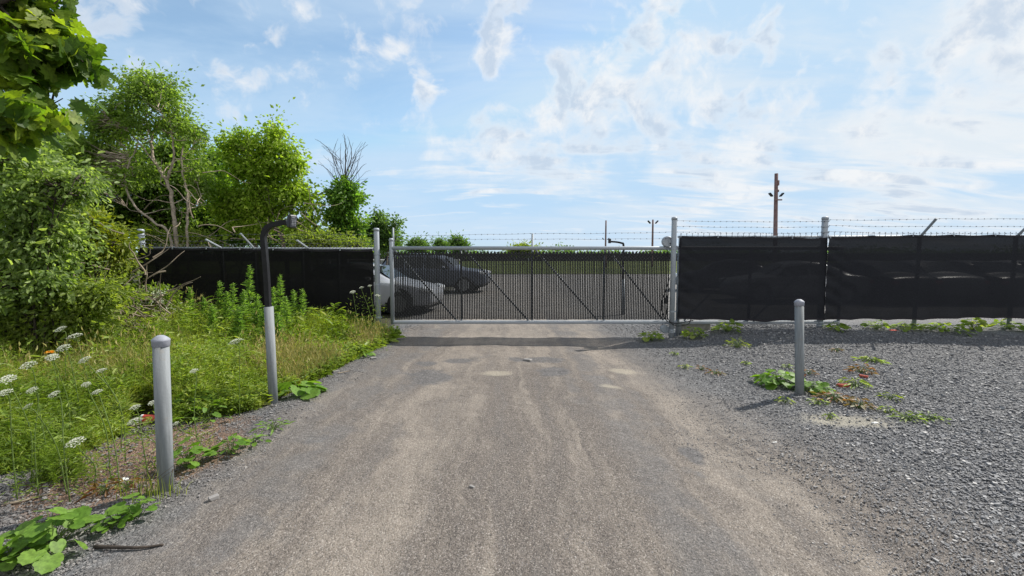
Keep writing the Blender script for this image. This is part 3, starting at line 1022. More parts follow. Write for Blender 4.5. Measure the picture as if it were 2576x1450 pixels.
screen(lf, lx0 - .02, lx1, [(lx0 - .1, PZ(622.5)), (PX(560), PZ(624)), (PX(650), PZ(625.5)), (lx1 + .1, PZ(627.5))], [(lx0 - .1, .10), (lx1 + .1, .08)], YG, M['screen_l'], 7, 3)
for px, py2, bx in ((558, 603, 541), (640, 588, 626), (775, 605, 762)):
    g = Geo()
    tube(g, [(PX(px), YG + .04, zlt), (PX(bx + 4), YG - .26, at(bx, py2, YG - .26)[2])], .020, 6, square=True)
    g.build('extension_arm', M['galv'], lf)
for py0, py1 in ((592, 594), (603, 607), (612, 616)):
    yy = YG - .26 + (py0 - 592) * .012
    barbed(lf, (lx0, YG + .02, PZ(py0)), (PX(640), yy, PZ(py1 - 3)), .03, 'wire')
    barbed(lf, (PX(640), yy, PZ(py1 - 3)), (PXL, YG, PZ(py0 - 2)), .01, 'wire')

# ---- fence right of the gate, two bays of screen
rx0, rxm, rx1 = PX(1707), PX(2077), PX(3000)
rf = thing('screened_fence', 'long chain link fence under a black screen topped with barbed wire beside the open yard', 'fence', (rx0, YG, 0), 'screened chain link fences')
YR = YG + .02
ztr = PZ(592)
fence_post(rf, rxm, YR + .10, -.1, PZ(545), .058, 'galv', [PZ(p) for p in (556, 570, 584)] + [.30, .24], name='terminal_post')
fence_post(rf, PX(1713), YR + .10, .0, PZ(590), .03, 'galv_dull', (), False, name='line_post')
for px in (2317, 2560, 2790):
    fence_post(rf, PX(px), YR + .09, -.1, ztr, .037, 'galv_dull', (), False, name='line_post')
g = Geo()
tube(g, [(rx0, YR + .10, ztr - .03), (rxm, YR + .10, ztr - .03), (rx1, YR + .10, ztr)], .022, 10)
g.build('top_rail', M['galv'], rf, True)
g = Geo()
chainlink(g, rx0 + .05, rx1, PZ(806), ztr + .0, YR + .06)
x = rx0 + .05
while x < rx1:
    zz = ztr + (.0 if x > rxm else -.02)
    for s in (-1, 1):
        tube(g, [(x - .005 * s, YR + .06, zz - .02), (x + .003 * s, YR + .06, zz + .05), (x + .018 * s, YR + .06 + .01 * s, zz + .066)], .0036, 4)
    x += .115
g.build('chain_link_mesh', M['wiredark'], rf)
screen(rf, rx0, rxm + .012, [(rx0 - .1, PZ(593)), (rxm, PZ(597.5))], [(rx0 - .1, PZ(806)), (PX(1900), PZ(809)), (rxm, PZ(809))], YR, M['screen_r'], 4, 5)
screen(rf, rxm + .004, rx1, [(rxm, PZ(596)), (PX(2180), PZ(593)), (PX(2317), PZ(590.5)), (rx1, PZ(590))], [(rxm, PZ(807)), (PX(2300), PZ(804)), (PX(2576), PZ(802)), (rx1, PZ(800))], YR - .035, M['screen_r'], 9, 9)
for px, bx, by in ((2317, 2356, 550), (2560, 2605, 550), (2790, 2836, 550)):
    g = Geo()
    tip = at(bx, by, YR - .26)
    tube(g, [(PX(px), YR + .07, ztr - .02), tip], .024, 6, square=True)
    g.build('extension_arm', M['galv_dull'], rf)
for k_, (pyl, pym, pyr) in enumerate(((556, 557, 552), (570, 571, 568), (584, 586, 583))):
    barbed(rf, (PXR, YG, PZ(pyl)), (rxm, YR + .05, PZ(pym)), .012)
    u = (1.0, .55, .12)[k_]
    tipx = np.array([PX(2317), YR + .07, ztr]) * (1 - u) + at(2356, 551, YR - .26) * u
    barbed(rf, (rxm, YR + .05, PZ(pym - 4)), tipx, .012)
    barbed(rf, tipx, (rx1, tipx[1], tipx[2] - .01), .0)
# clear gaps: ties and clips along the terminal post, and little holes of light
# ---- concrete footing block under the tail of the gate
cb = at(1742, 834, YG + .42)
g = Geo()
bevbox(g, (cb[0], YG + .42, .145), (.62, .34, .24), .012, .02)
o = g.build('concrete_block', M['concrete'])
tag(o, 'short weathered concrete block lying beneath the gate tail by the roller post', 'block')
g = Geo()
bevbox(g, (cb[0] - .06, YG + .40, .277), (.40, .16, .018), .003, .05)
tag(g.build('plank_offcut', M['drytwig']), 'thin pale offcut of plank lying on the concrete block', 'plank')
# ------------------------------------------------------------------ bollards and the keypad post
def bollard(pxt, pyt, pxb, pyb, r, label):
    b = onz(pxb, pyb, 0.0)
    b[2] = gh(b[0], b[1])
    tp = at(pxt, pyt, b[1])
    root = thing('steel_bollard', label, 'bollard', b, 'steel bollards')
    ax = tp - b
    H = np.linalg.norm(ax)
    g = Geo()
    n = 32
    tube(g, [b - ax / H * .2, b + ax / H * (H - .045)], r, n)
    g.build('pipe', M['bollard'], root, True)
    g = Geo()
    lathe(g, [(r + .001, -.075), (r + .004, -.073), (r + .005, -.038), (r + .0065, -.034), (r + .0065, -.027), (r * .94, -.017), (r * .7, -.007), (r * .4, .002), (.001, .004)], (0, 0, 0), n)
    V = np.concatenate(g.V)
    q = Vector(ax).to_track_quat('Z', 'Y').to_matrix()
    V = V @ np.array(q).T + tp
    gg = Geo()
    for k, fl in g.F.items():
        gg.F[k] = fl
    gg.V, gg.n = [V], len(V)
    gg.build('cap', M['cap'], root, True)
    return root


bollard(404, 845, 418, 1243, .0485, 'galvanised steel bollard standing in bark litter beside the white wildflowers')
bollard(2010.5, 754, 2011.5, 992, .0485, 'galvanised steel bollard standing in open grey gravel among low weeds')

kb = onz(688, 1016)
kb[2] = gh(kb[0], kb[1])
ky = kb[1]
kt = at(676, 772, ky)
kp = thing('keypad_post', 'galvanised pipe with a black gooseneck arm holding an entry keypad', 'keypad post', kb)
g = Geo()
ax = unit(kt - kb)
tube(g, [kb - ax * .2, kt], .0485, 28)
g.build('pipe', M['bollard'], kp, True)
g = Geo()
P_ = [kt - ax * .1] + [at(px, py, ky) for px, py in ((675, 772), (671, 700), (666.5, 640), (663, 606), (664, 590), (671, 575), (684, 567), (702, 562.5), (722, 558.5))]
C_ = curve(P_, 60)
tube(g, C_, .037, 4, square=True)
g.build('gooseneck_arm', M['blackpaint'], kp)
# the head faces the driver's side window, turned a little to the road
hc = at(734, 557, ky - .01)
hd = Geo()
RZ, RY = R(-28), R(9)
bevbox(hd, (0, 0, 0), (.058, .088, .140), .010)


def place(g, c, rz, ry):
    V = np.concatenate(g.V)
    ca, sa = math.cos(ry), math.sin(ry)
    V = np.stack([V[:, 0] * ca + V[:, 2] * sa, V[:, 1], -V[:, 0] * sa + V[:, 2] * ca], 1)
    ca, sa = math.cos(rz), math.sin(rz)
    V = np.stack([V[:, 0] * ca - V[:, 1] * sa, V[:, 0] * sa + V[:, 1] * ca, V[:, 2]], 1)
    g.V = [V + c]
    return g


head = place(hd, hc, RZ, RY).build('keypad_head', M['keybody'], kp)
g = Geo()
bevbox(g, (.030, 0, 0), (.004, .074, .122), .0015)
place(g, hc, RZ, RY).build('face_plate', M['keyface'], head)
g = Geo()
bevbox(g, (.0335, -.004, .040), (.003, .034, .009), .001)
place(g, hc, RZ, RY).build('display', M['key'], head)
g = Geo()
for r_ in range(4):
    for c_ in range(3):
        bevbox(g, (.0345, (c_ - 1) * .018, .014 - r_ * .0175), (.005, .013, .010), .001)
place(g, hc, RZ, RY).build('key_grid', M['key'], head)

# the keypad of the way out, seen over the gate
ib = at(1566, 800, YG + 3.6)
ik = thing('keypad_post', 'black gooseneck keypad stand seen behind the slatted gate', 'keypad post', (ib[0], YG + 3.6, 0))
g = Geo()
ix, iy = ib[0], YG + 3.6
za = at(1566, 612, iy)[2]
tube(g, [(ix, iy, 0), (ix, iy, 1.0)], .05, 16)
g.build('pipe', M['galv_dull'], ik, True)
g = Geo()
tube(g, curve([(ix, iy, .9), (ix, iy, 1.5), (ix - .01, iy, za - .06), (ix - .07, iy, za + .0), (ix - .22, iy, za + .03), (ix - .38, iy, za + .04)], 40), .034, 4, square=True)
g.build('gooseneck_arm', M['blackpaint'], ik)
g = Geo()
bevbox(g, (ix - .40, iy, za + .06), (.07, .09, .13), .01)
g.build('keypad_head', M['keybody'], ik)

# ------------------------------------------------------------------ poles beyond
def wood_pole(name, label, px, py_top, Y, r0, r1, lamps=(), cat='pole', lamp_w=.34):
    x = at(px, 640, Y)[0]
    zt_ = at(px, py_top, Y)[2]
    p = thing(name, label, cat, (x, Y, 0))
    g = Geo()
    lean = at(px + 1.5, py_top, Y)[0] - x
    k = np.linspace(0, 1, 8)
    tube(g, np.stack([x + lean * k, np.full(8, Y), zt_ * k], 1), r0 + (r1 - r0) * k, 12)
    shaft = g.build('shaft', M['pole'], p, True)
    for py, s in lamps:
        zz = at(px, py, Y)[2]
        xc = x + lean * zz / zt_
        g = Geo()
        box(g, (xc + s * (r0 + lamp_w * .35), Y - .02, zz), (lamp_w * .3, .06, .05))
        bevbox(g, (xc + s * (r0 + lamp_w * .7), Y - .02, zz + lamp_w * .30), (lamp_w, lamp_w * .8, lamp_w * .28), .02, 0, s * R(-48))
        g.build('floodlight', M['blackpaint'], p)
    return p, x + lean, zt_


PY = 27.0
pl, x_, z_ = wood_pole('utility_pole', 'tall reddish brown wooden pole with two black floodlights above the right screen', 1951.5, 437, PY, .13, .095, ((494, -1), (494, 1)), 'pole', .27)
zz = at(1952, 504, PY)[2]
g = Geo()
box(g, (x_ + .09, PY - .15, zz), (.42, .08, .07))
g.build('crossarm', M['pole'], pl)
g = Geo()
bevbox(g, (x_ + .085, PY - .08, z_ - .55), (.10, .12, .30), .02)
g.build('junction_box', M['pole'], pl)
g = Geo()
bevbox(g, (x_ + .13, PY - .04, z_ - 1.0), (.08, .09, .14), .02)
g.build('insulator', M['pole'], pl)
Y3 = 62.0
pl, x_, z_ = wood_pole('light_pole', 'slim distant pole with a forked pair of lamps nearest the right gate post', 1641, 553, Y3, .16, .11, ((562, -1), (562, 1)), 'pole', .5)
pl, x_, z_ = wood_pole('light_pole', 'slim distant pole rising over the gate with small side brackets', 1523, 555, 58, .12, .09, ((603, -1), (603, 1)), 'pole', .3)

# far fence closing the meadow, and the grey panel fence by the trees
ff = thing('boundary_fence', 'dark fence far off along the back of the green meadow', 'fence', (0, 112, 0))
g = Geo()
box(g, (60, 112, .95), (420, .06, 1.9))
g.build('dark_panel', M['slat'], ff)
for i in range(60):
    g = Geo()
    tube(g, [(-150 + i * 7, 111.8, 0), (-150 + i * 7, 111.8, 2.4)], .06, 6)
    g.build('post', M['galv_dull'], ff)
pfx = at(957, 650, 30)[0]
pf = thing('panel_fence', 'grey panel fence with pale rail behind the silver car', 'fence', (pfx, 30, 0))
g = Geo()
for i in range(-8, 9):
    bevbox(g, (pfx + i * .6, 30, .62), (.56, .04, 1.24), .01)
g.build('panel', M['plate'], pf)
g = Geo()
bevbox(g, (pfx, 29.95, 1.33), (10.4, .06, .08), .01)
g.build('rail', M['white'], pf)
for i in range(-8, 9, 2):
    g = Geo()
    bevbox(g, (pfx + i * .6 + .3, 29.94, .68), (.07, .07, 1.36), .01)
    g.build('post', M['white'], pf)


# ------------------------------------------------------------------ cars
def car(name, label, paint, L=4.6, W=1.8, H=1.45, kind='sedan', cat='car', group=None):
    """Car with its nose towards +X, its middle at the origin, standing on z = 0."""
    root = thing(name, label, cat, (0, 0, 0), group)
    Rw = .33 if kind == 'sedan' else .37
    # stations: x / L, bottom, belt, top, half width at belt, half width at roof
    if kind == 'sedan':
        S = [(-.50, .42, .70, .72, .62, .5), (-.485, .30, .88, .92, .76, .6), (-.42, .26, .95, .99, .86, .66), (-.335, .23, .96, 1.03, .9, .66), (-.20, .20, .95, 1.39, .9, .60),
             (-.07, .20, .93, H, .9, .585), (.04, .20, .92, H - .01, .9, .585), (.11, .20, .91, 1.33, .9, .60), (.235, .20, .90, .955, .9, .70), (.33, .21, .86, .90, .885, .66),
             (.42, .22, .78, .82, .83, .58), (.475, .25, .68, .71, .72, .5), (.50, .36, .58, .60, .58, .42)]
    else:
        S = [(-.50, .45, .9, .95, .70, .6), (-.485, .38, 1.0, 1.06, .84, .66), (-.42, .34, 1.05, H - .14, .9, .64), (-.33, .30, 1.05, H - .03, .93, .64), (-.2, .30, 1.04, H, .93, .64),
             (-.05, .30, 1.03, H, .93, .64), (.05, .30, 1.02, H - .05, .93, .64), (.12, .30, 1.02, H - .2, .93, .66), (.21, .30, 1.01, 1.09, .93, .74), (.32, .31, .99, 1.05, .92, .70),
             (.42, .32, .95, 1.0, .88, .64), (.48, .36, .84, .88, .78, .55), (.50, .46, .68, .70, .64, .46)]
    k = W / 1.8
    rings = []
    for xs_, zb_, zm, zt_, wb, wt in S:
        x_ = xs_ * L
        wb, wt = wb * k, wt * k
        half = [(0, zb_), (wb * .86, zb_), (wb * .98, zb_ + .1 * (zm - zb_)), (wb * 1.0, zb_ + .55 * (zm - zb_)), (wb * .985, zm - .02), (wb * .955, zm + .015),
                (wt + .45 * (wb * .955 - wt) * .9, zm + .55 * (zt_ - zm)), (wt * 1.02, zt_ - .05 * (zt_ - zm) - .01), (wt * .86, zt_ + .006), (0, zt_ + .025)]
        ring = [(x_, y_, z_) for y_, z_ in half] + [(x_, -y_, z_) for y_, z_ in half[-2:0:-1]]
        rings.append(ring)
    n = len(rings[0])
    V = np.array(rings).reshape(-1, 3)
    i = np.arange(len(S) - 1)[:, None] * n
    j = np.arange(n)
    q = np.stack([i + j, i + (j + 1) % n, i + n + (j + 1) % n, i + n + j], -1).reshape(-1, 4)
    g = Geo()
    g.add(V, [q, np.array([list(range(n))[::-1], list(range((len(S) - 1) * n, len(S) * n))])])
    body = g.build('body', M[paint], root, True)
    md = body.modifiers.new('soft', 'SUBSURF')
    md.levels = md.render_levels = 2

    def side(xs_, a):        # point on the flank between belt (a=0) and roof (a=1), 6 mm proud
        xa = [s_[0] for s_ in S]
        f = lambda i_: float(np.interp(xs_, xa, [s_[i_] for s_ in S]))
        zm, zt_, wb, wt = f(2), f(3), f(4) * k, f(5) * k
        w0, w1 = wb * .955, wt * 1.02
        return np.array([xs_ * L, w0 + (w1 - w0) * a + .012, zm + .03 + (zt_ - zm - .07) * a])
    wins = [(-.205, -.06), (-.045, .10)] if kind == 'sedan' else [(-.40, -.25), (-.235, -.07), (-.055, .09)]
    for s in (1, -1):
        for a0, a1 in wins:
            g = Geo()
            front = a1 > .05
            rear = a0 < -.15
            quad = [side(a0 - (.085 if rear and kind == 'sedan' else 0), .06), side(a1 + (.085 if front else 0), .06), side(a1 - (.0 if front else 0), .86), side(a0, .86)]
            V4 = np.array(quad) * (1, s, 1)
            V8 = np.concatenate([V4, V4 - np.array([0, .02 * s, 0])])
            g.add(V8, [[[0, 1, 2, 3], [7, 6, 5, 4], [0, 4, 5, 1], [1, 5, 6, 2], [2, 6, 7, 3], [3, 7, 4, 0]]])
            g.build('side_window', M['glass'], root)
        g = Geo()
        mp = side(.115, .12)
        bevbox(g, mp * (1, s, 1) + (0, .09 * s, .03), (.14, .20, .13), .035)
        g.build('wing_mirror', M[paint], root, True)
        for a in (.02, -.16):
            g = Geo()
            sp = side(a, 0)
            bevbox(g, (sp[0], (sp[1] + .012) * s, sp[2] - .17), (.17, .035, .028), .008)
            g.build('door_handle', M[paint], root)
        g = Geo()
        zl = S[-3][2] - .06
        bevbox(g, (L * .452, .66 * k * s, zl), (.34, .30, .13), .04, s * R(-28), R(12))
        g.build('headlight', M['lamp'], root)
        g = Geo()
        bevbox(g, (-L * .474, .66 * k * s, S[1][2] - .12), (.16, .30, .13), .03, s * R(22))
        g.build('tail_light', M['taillamp'], root)
        for xw in (.30 * L, -.295 * L):
            g = Geo()
            yo = .90 * k * s
            lathe(g, [(.05, -.11), (Rw * .9, -.11), (Rw, -.08), (Rw, .08), (Rw * .92, .105), (Rw * .70, .108), (.05, .10)], (xw, yo - .08 * s, Rw), 28, 'y')
            wh = g.build('wheel', M['tyre'], root, True)
            g = Geo()
            for a in range(5):
                an = a * 2 * math.pi / 5
                box(g, (xw + math.cos(an) * Rw * .36, yo + .028 * s, Rw + math.sin(an) * Rw * .36), (Rw * .58, .022, .07), 0, -an)
            lathe(g, [(Rw * .60, -.02), (Rw * .68, -.02), (Rw * .68, .02), (Rw * .60, .02)], (xw, yo + .02 * s, Rw), 28, 'y')
            lathe(g, [(.001, -.02), (.06, -.02), (.06, .02), (.001, .02)], (xw, yo + .03 * s, Rw), 14, 'y')
            g.build('rim', M['rim'], wh)
            g = Geo()
            lathe(g, [(.04, -.05), (Rw * 1.22, -.05), (Rw * 1.22, .0), (.04, .0)], (xw, yo * .975, Rw + .03), 30, 'y')
            g.build('wheel_arch', M['trim'], root)
    # windscreen and rear screen
    for i0, i1, nm in ((8, 7, 'windscreen'), (3, 4, 'rear_screen')) if kind == 'sedan' else ((8, 7, 'windscreen'), (1, 2, 'rear_screen')):
        a, b = S[i0], S[i1]
        sg = 1 if i0 == 8 else -1
        V4 = []
        for s_, wf in ((a, .93), (b, .92)):
            for sy in (-1, 1):
                V4.append((s_[0] * L + .02 * sg, sy * s_[5] * k * wf, s_[3] + .035))
        V4 = np.array(V4)[[0, 1, 3, 2]]
        V4[:, 0] += .01 * sg
        V8 = np.concatenate([V4, V4 - np.array([.02 * sg, 0, .03])])
        g = Geo()
        g.add(V8, [[[0, 1, 2, 3], [7, 6, 5, 4], [0, 4, 5, 1], [1, 5, 6, 2], [2, 6, 7, 3], [3, 7, 4, 0]]])
        g.build(nm, M['glass'], root)
    g = Geo()
    bevbox(g, (L * .487, 0, .47), (.06, 1.0 * k, .16), .02)
    g.build('grille', M['trim'], root)
    g = Geo()
    bevbox(g, (0, 0, .22 if kind == 'sedan' else .32), (L * .92, 1.55 * k, .10), .02)
    g.build('underbody', M['trim'], root)
    return root


YC = 13.4
sed = car('parked_car', 'silver sedan parked behind the left gate post, nose to the right', 'car_white', 4.65, 1.8, 1.46)
sed.location = (at(1110, 740, YC)[0] - 2.32, YC + .2, 0)
sed.rotation_euler.z = R(-7)
suv = car('parked_car', 'dark grey blue estate car parked behind the slatted gate, nose to the right', 'car_blue', 4.9, 1.85, 1.72, 'suv')
suv.location = (at(1232, 700, 20.5)[0] - 2.45, 20.8, 0)
suv.rotation_euler.z = R(-6)
# the row dimly seen through the right hand screen
rowp = [(1990, 16.6, 'car_silver', 172, 'silver car dimly seen through the black screen behind the gravel bollard'),
        (1830, 21.0, 'car_grey', 160, 'grey car dimly seen through the screen beside the roller gate post'),
        (2160, 17.2, 'car_black', 95, 'black car end on, dimly seen through the screen right of the terminal post'),
        (2290, 17.4, 'car_grey', 85, 'grey car end on, dimly seen behind the slanting wire arm'),
        (2410, 17.2, 'car_black', 92, 'black car end on, dimly seen right of the slanting wire arm'),
        (2530, 17.5, 'car_silver', 88, 'silver car end on, dimly seen at the right end of the screen')]
for px, Y, paint, rz, lab in rowp:
    c = copy_tree(sed)
    c.location = (at(px, 700, Y)[0], Y, 0)
    c.rotation_euler.z = R(rz)
    tag(c, lab, 'car', 'cars parked behind the right hand screen')
    for ch in [k for k in bpy.data.objects if k.parent == c]:
        if ch.name.split('.')[0] in ('body', 'wing_mirror', 'door_handle'):
            ch.data = ch.data.copy()
            ch.data.materials[0] = M[paint]
# ------------------------------------------------------------------ trees and shrubs
def px_m(px, Y):
    """size in metres of px picture units at depth Y"""
    return px * Y / FPX


def crown_geo(ells, nclump, per, leaf, shape, clr, droop=.35, shell=.55, wr=.5, keep=None, nodes=None, twigs=None, flat=.0):
    """Leaf clumps through ellipsoids [(centre, radii)]: returns leaf Geo; twigs run to clumps from the nearest branch node."""
    g = Geo()
    vol = np.array([np.prod(r) ** (2 / 3) for _, r in ells])
    pick = rng.choice(len(ells), nclump, p=vol / vol.sum())
    dirs = rnd_dirs(nclump)
    rad = (shell + (1 - shell) * rng.uniform(0, 1, nclump)) * np.where(rng.uniform(0, 1, nclump) < .22, rng.uniform(.3, .8, nclump), 1.0)
    rad *= 1 + rng.normal(0, .13, nclump)
    out = rng.uniform(0, 1, nclump) < .10
    rad = np.where(out, rad * rng.uniform(1.1, 1.5, nclump), rad)
    C = np.array([ells[i][0] for i in pick]) + dirs * rad[:, None] * np.array([ells[i][1] for i in pick])
    if keep is not None:
        C = C[keep(C)]
    C = C[C[:, 2] > .1]
    n = len(C)
    if twigs is not None and nodes is not None:
        ND = np.asarray(nodes)
        for c in C:
            dd = np.linalg.norm(ND - c, axis=1) + .6 * np.maximum(0, ND[:, 2] - c[2] + .1)
            a = ND[np.argmin(dd)]
            mid = (a + c) / 2 + np.array([0, 0, -.06 * np.linalg.norm(c - a)]) + rng.normal(0, .04, 3)
            tube(twigs, curve([a, mid, c], 5), np.linspace(.012, .004, 5 if True else 0)[:len(curve([a, mid, c], 5))], 4, False)
    size = clr * rng.uniform(.55, 1.35, n)
    cnt = (per * rng.uniform(.5, 1.4, n)).astype(int)
    idx = np.repeat(np.arange(n), cnt)
    N = len(idx)
    # each clump is a spray: longer along its own axis
    axc = unit(rng.normal(size=(n, 3)) * (1, 1, .55) + dirs[:n] * .6)
    off = rng.normal(0, .42, (N, 3)) * size[idx][:, None]
    off *= (1, 1, .72)
    off += axc[idx] * (rng.normal(0, .55, N) * size[idx])[:, None]
    base = C[idx] + off
    ax = unit(off + rng.normal(0, .5, (N, 3)) * clr + np.array([0, 0, -droop * clr]))
    nr = unit(rng.normal(0, .85, (N, 3)) + np.array([.25, -.35, .5]))
    ln = leaf * np.exp(rng.normal(0, .28, N))
    leaves(g, base, ax, nr, ln, ln * wr, shape)
    return g, C


def branch_net(g, lines, extra=14, r_end=.3, spread=.5, ln=(.4, .9)):
    """Trunk and limb polylines [(points, r0, r1)], wavy side branches added; returns node list."""
    nodes = []
    for pts, r0, r1 in lines:
        c = curve(pts, 5 * max(3, len(pts)))
        c[1:-1] += rng.normal(0, r0 * .25, (len(c) - 2, 3))
        tube(g, c, np.linspace(r0, r1, len(c)) * (1 + .08 * np.sin(np.arange(len(c)) * 1.9)), 8)
        nodes += list(c[len(c) // 4:])
    base = list(nodes)
    for k in range(extra):
        a = base[rng.integers(len(base))]
        dr = unit(np.array([rng.normal(), rng.normal() * .8, rng.uniform(.1, 1.0)]))
        l_ = rng.uniform(*ln)
        pts = [a]
        for i in range(4):
            dr = unit(dr + rng.normal(0, .28, 3) + (0, 0, .06))
            pts.append(pts[-1] + dr * l_ / 4)
        c = curve(pts, 12)
        tube(g, c, np.linspace(.014, .004, len(c)), 5)
        nodes += list(c)
    return nodes


def tree(name, label, cat, Y, trunks, ells, nclump, per, leaf, lm, bm, clr=.3, shape=LEAF_D, extra=12, group=None, depth=.8, wr=.5, droop=.35, shell=.55, spl=(.4, .9), twigson=True):
    """trunks: [([(px, py), ...], r0, r1, dy)], ells: [(px, py, rx, ry[, dy])] in picture units at depth Y."""
    lines = []
    for pts, r0, r1, dy in trunks:
        k = np.linspace(0, 1, len(pts))
        p = []
        for i, (a, b) in enumerate(pts):
            q_ = at(a, b, Y + dy * k[i])
            if i == 0 and b > 600:
                q_[2] = min(q_[2], -.05)
            p.append(q_)
        lines.append((p, r0, r1))
    E = []
    for e in ells:
        px, py, rx, ry = e[:4]
        dy = e[4] if len(e) > 4 else 0
        c = at(px, py, Y + dy)
        r3 = np.array([px_m(rx, Y), px_m((rx + ry) / 2, Y) * depth, px_m(ry, Y)])
        if rx < 15:
            E.append((c, r3))
            continue
        for u in rnd_dirs(7):          # break every lobe into smaller uneven ones
            E.append((c + u * r3 * rng.uniform(.35, .78), r3 * rng.uniform(.26, .52, 3)))
        E.append((c, r3 * .55))
    root = thing(name, label, cat, (lines[0][0][0][0], Y, 0), group)
    g = Geo()
    nodes = branch_net(g, lines, extra, ln=spl)
    cg, C = crown_geo(E, nclump, per, leaf, shape, clr, droop, shell, wr, None, nodes, g if twigson else None)
    g.build('trunk', M[bm], root, True)
    cg.build('crown', M[lm], root)
    return root


# pale trunked buckthorn behind the fence's end
tree('buckthorn_tree', 'tree with pale winding bare trunks rising behind the end of the left screen', 'tree', 11.2, [
    ([(445, 700), (443, 600), (438, 540), (424, 470), (403, 430), (384, 388), (383, 340), (397, 308), (412, 285)], 0.053, 0.018, .3),
    ([(384, 355), (371, 310), (368, 290), (396, 274)], 0.022, 0.011, -.1),
    ([(420, 452), (436, 400), (434, 345), (425, 300)], 0.031, 0.013, -.2),
    ([(440, 640), (430, 605), (388, 560), (345, 525), (318, 476), (320, 428), (337, 385), (350, 362)], 0.034, 0.011, -.3),
    ([(472, 660), (470, 600), (473, 530), (470, 480), (461, 440), (457, 400), (467, 345), (470, 310)], 0.031, 0.012, .2),
    ([(474, 535), (484, 518), (499, 515)], 0.019, 0.007, -.1),
    ([(392, 415), (350, 360), (310, 320), (280, 300)], 0.019, 0.006, -.3),
    ([(383, 345), (352, 290), (335, 240), (328, 200)], 0.017, 0.005, .1),
], [(365, 262, 110, 62), (285, 300, 90, 75), (452, 290, 68, 62), (335, 205, 38, 34), (245, 340, 90, 75), (488, 345, 36, 50), (420, 222, 58, 34), (225, 395, 85, 80), (330, 420, 60, 70), (500, 440, 22, 90, .5)],
    470, 46, .08, 'leaf_buck', 'bark_pale', .27, extra=26, wr=.48)
# dark trees standing behind it
tree('dark_tree', 'dense dark tree filling in behind the pale trunks', 'tree', 13.6, [([(400, 720), (395, 640), (392, 600)], .05, .03, .4)],
     [(380, 520, 110, 95), (330, 430, 80, 90), (455, 450, 75, 95), (420, 360, 90, 60), (300, 560, 90, 70)], 430, 50, .11, 'leaf_dark', 'bark_dark', .36, extra=10)
tree('dark_tree', 'tall dark tree at the left behind the grey green bushes', 'tree', 12.2, [([(150, 720), (150, 600), (140, 450), (150, 360)], .06, .02, .4)],
     [(140, 420, 110, 100), (70, 480, 110, 110), (220, 470, 90, 100), (150, 350, 90, 60), (60, 390, 80, 70), (200, 570, 110, 70)], 480, 48, .105, 'leaf_dark', 'bark_dark', .35, extra=10)
tree('dark_tree', 'mid green tree between the pale trunks and the yellow green maple', 'tree', 15.0, [([(560, 720), (556, 600), (552, 500), (548, 420)], .10, .04, .3)],
     [(545, 415, 42, 48), (560, 480, 60, 70), (530, 540, 70, 60), (600, 560, 70, 50), (510, 430, 30, 60)], 330, 42, .11, 'leaf_vine', 'bark', .34, extra=10)
for px, Y, h_, lab in ((-190, 8.2, 330, 'broad tree past the left edge behind the near maple'), (-420, 7.0, 300, 'tree farther out to the left of the near maple'), (-60, 15.5, 400, 'tree deep behind the left bushes'), (-330, 13.0, 360, 'tree farthest back on the left')):
    tree('dark_tree', lab, 'tree', Y, [([(px, 900), (px + 5, 640), (px + 10, h_ + 60)], .10, .04, .3)],
         [(px, h_, 110, 90), (px + 70, h_ + 130, 100, 90), (px - 70, h_ + 130, 100, 90), (px, h_ + 270, 140, 110), (px - 60, h_ + 400, 130, 90), (px + 60, h_ + 400, 110, 90)], 260, 46, .12, 'leaf_dark', 'bark_dark', .36, extra=6)
# bright box elder
tree('maple_tree', 'bright yellow green tree with leaning trunks behind the black keypad arm', 'tree', 12.6, [
    ([(775, 700), (765, 615), (745, 560), (734, 520), (728, 470), (715, 400), (700, 350)], .085, .03, .3),
    ([(800, 700), (797, 615), (788, 560), (782, 500), (775, 470)], .05, .018, .2),
    ([(735, 690), (712, 615), (690, 570), (660, 510), (640, 440), (625, 380)], .06, .02, -.2),
    ([(770, 640), (752, 600), (735, 575), (690, 545), (668, 500)], .045, .015, -.3),
    ([(660, 680), (640, 610), (610, 540), (590, 480)], .05, .015, .3)],
    [(690, 326, 17, 20), (625, 343, 20, 15), (585, 365, 26, 20), (660, 368, 45, 28), (705, 380, 32, 30), (600, 412, 50, 34), (680, 425, 60, 36), (738, 420, 24, 40), (640, 478, 80, 38), (745, 480, 34, 36), (780, 530, 18, 40), (540, 470, 26, 40), (590, 530, 60, 32), (690, 525, 70, 32), (760, 580, 34, 22), (640, 570, 60, 24)],
    430, 60, .09, 'leaf_elder', 'bark', .33, LEAF_D, extra=30, wr=.62, droop=.7)
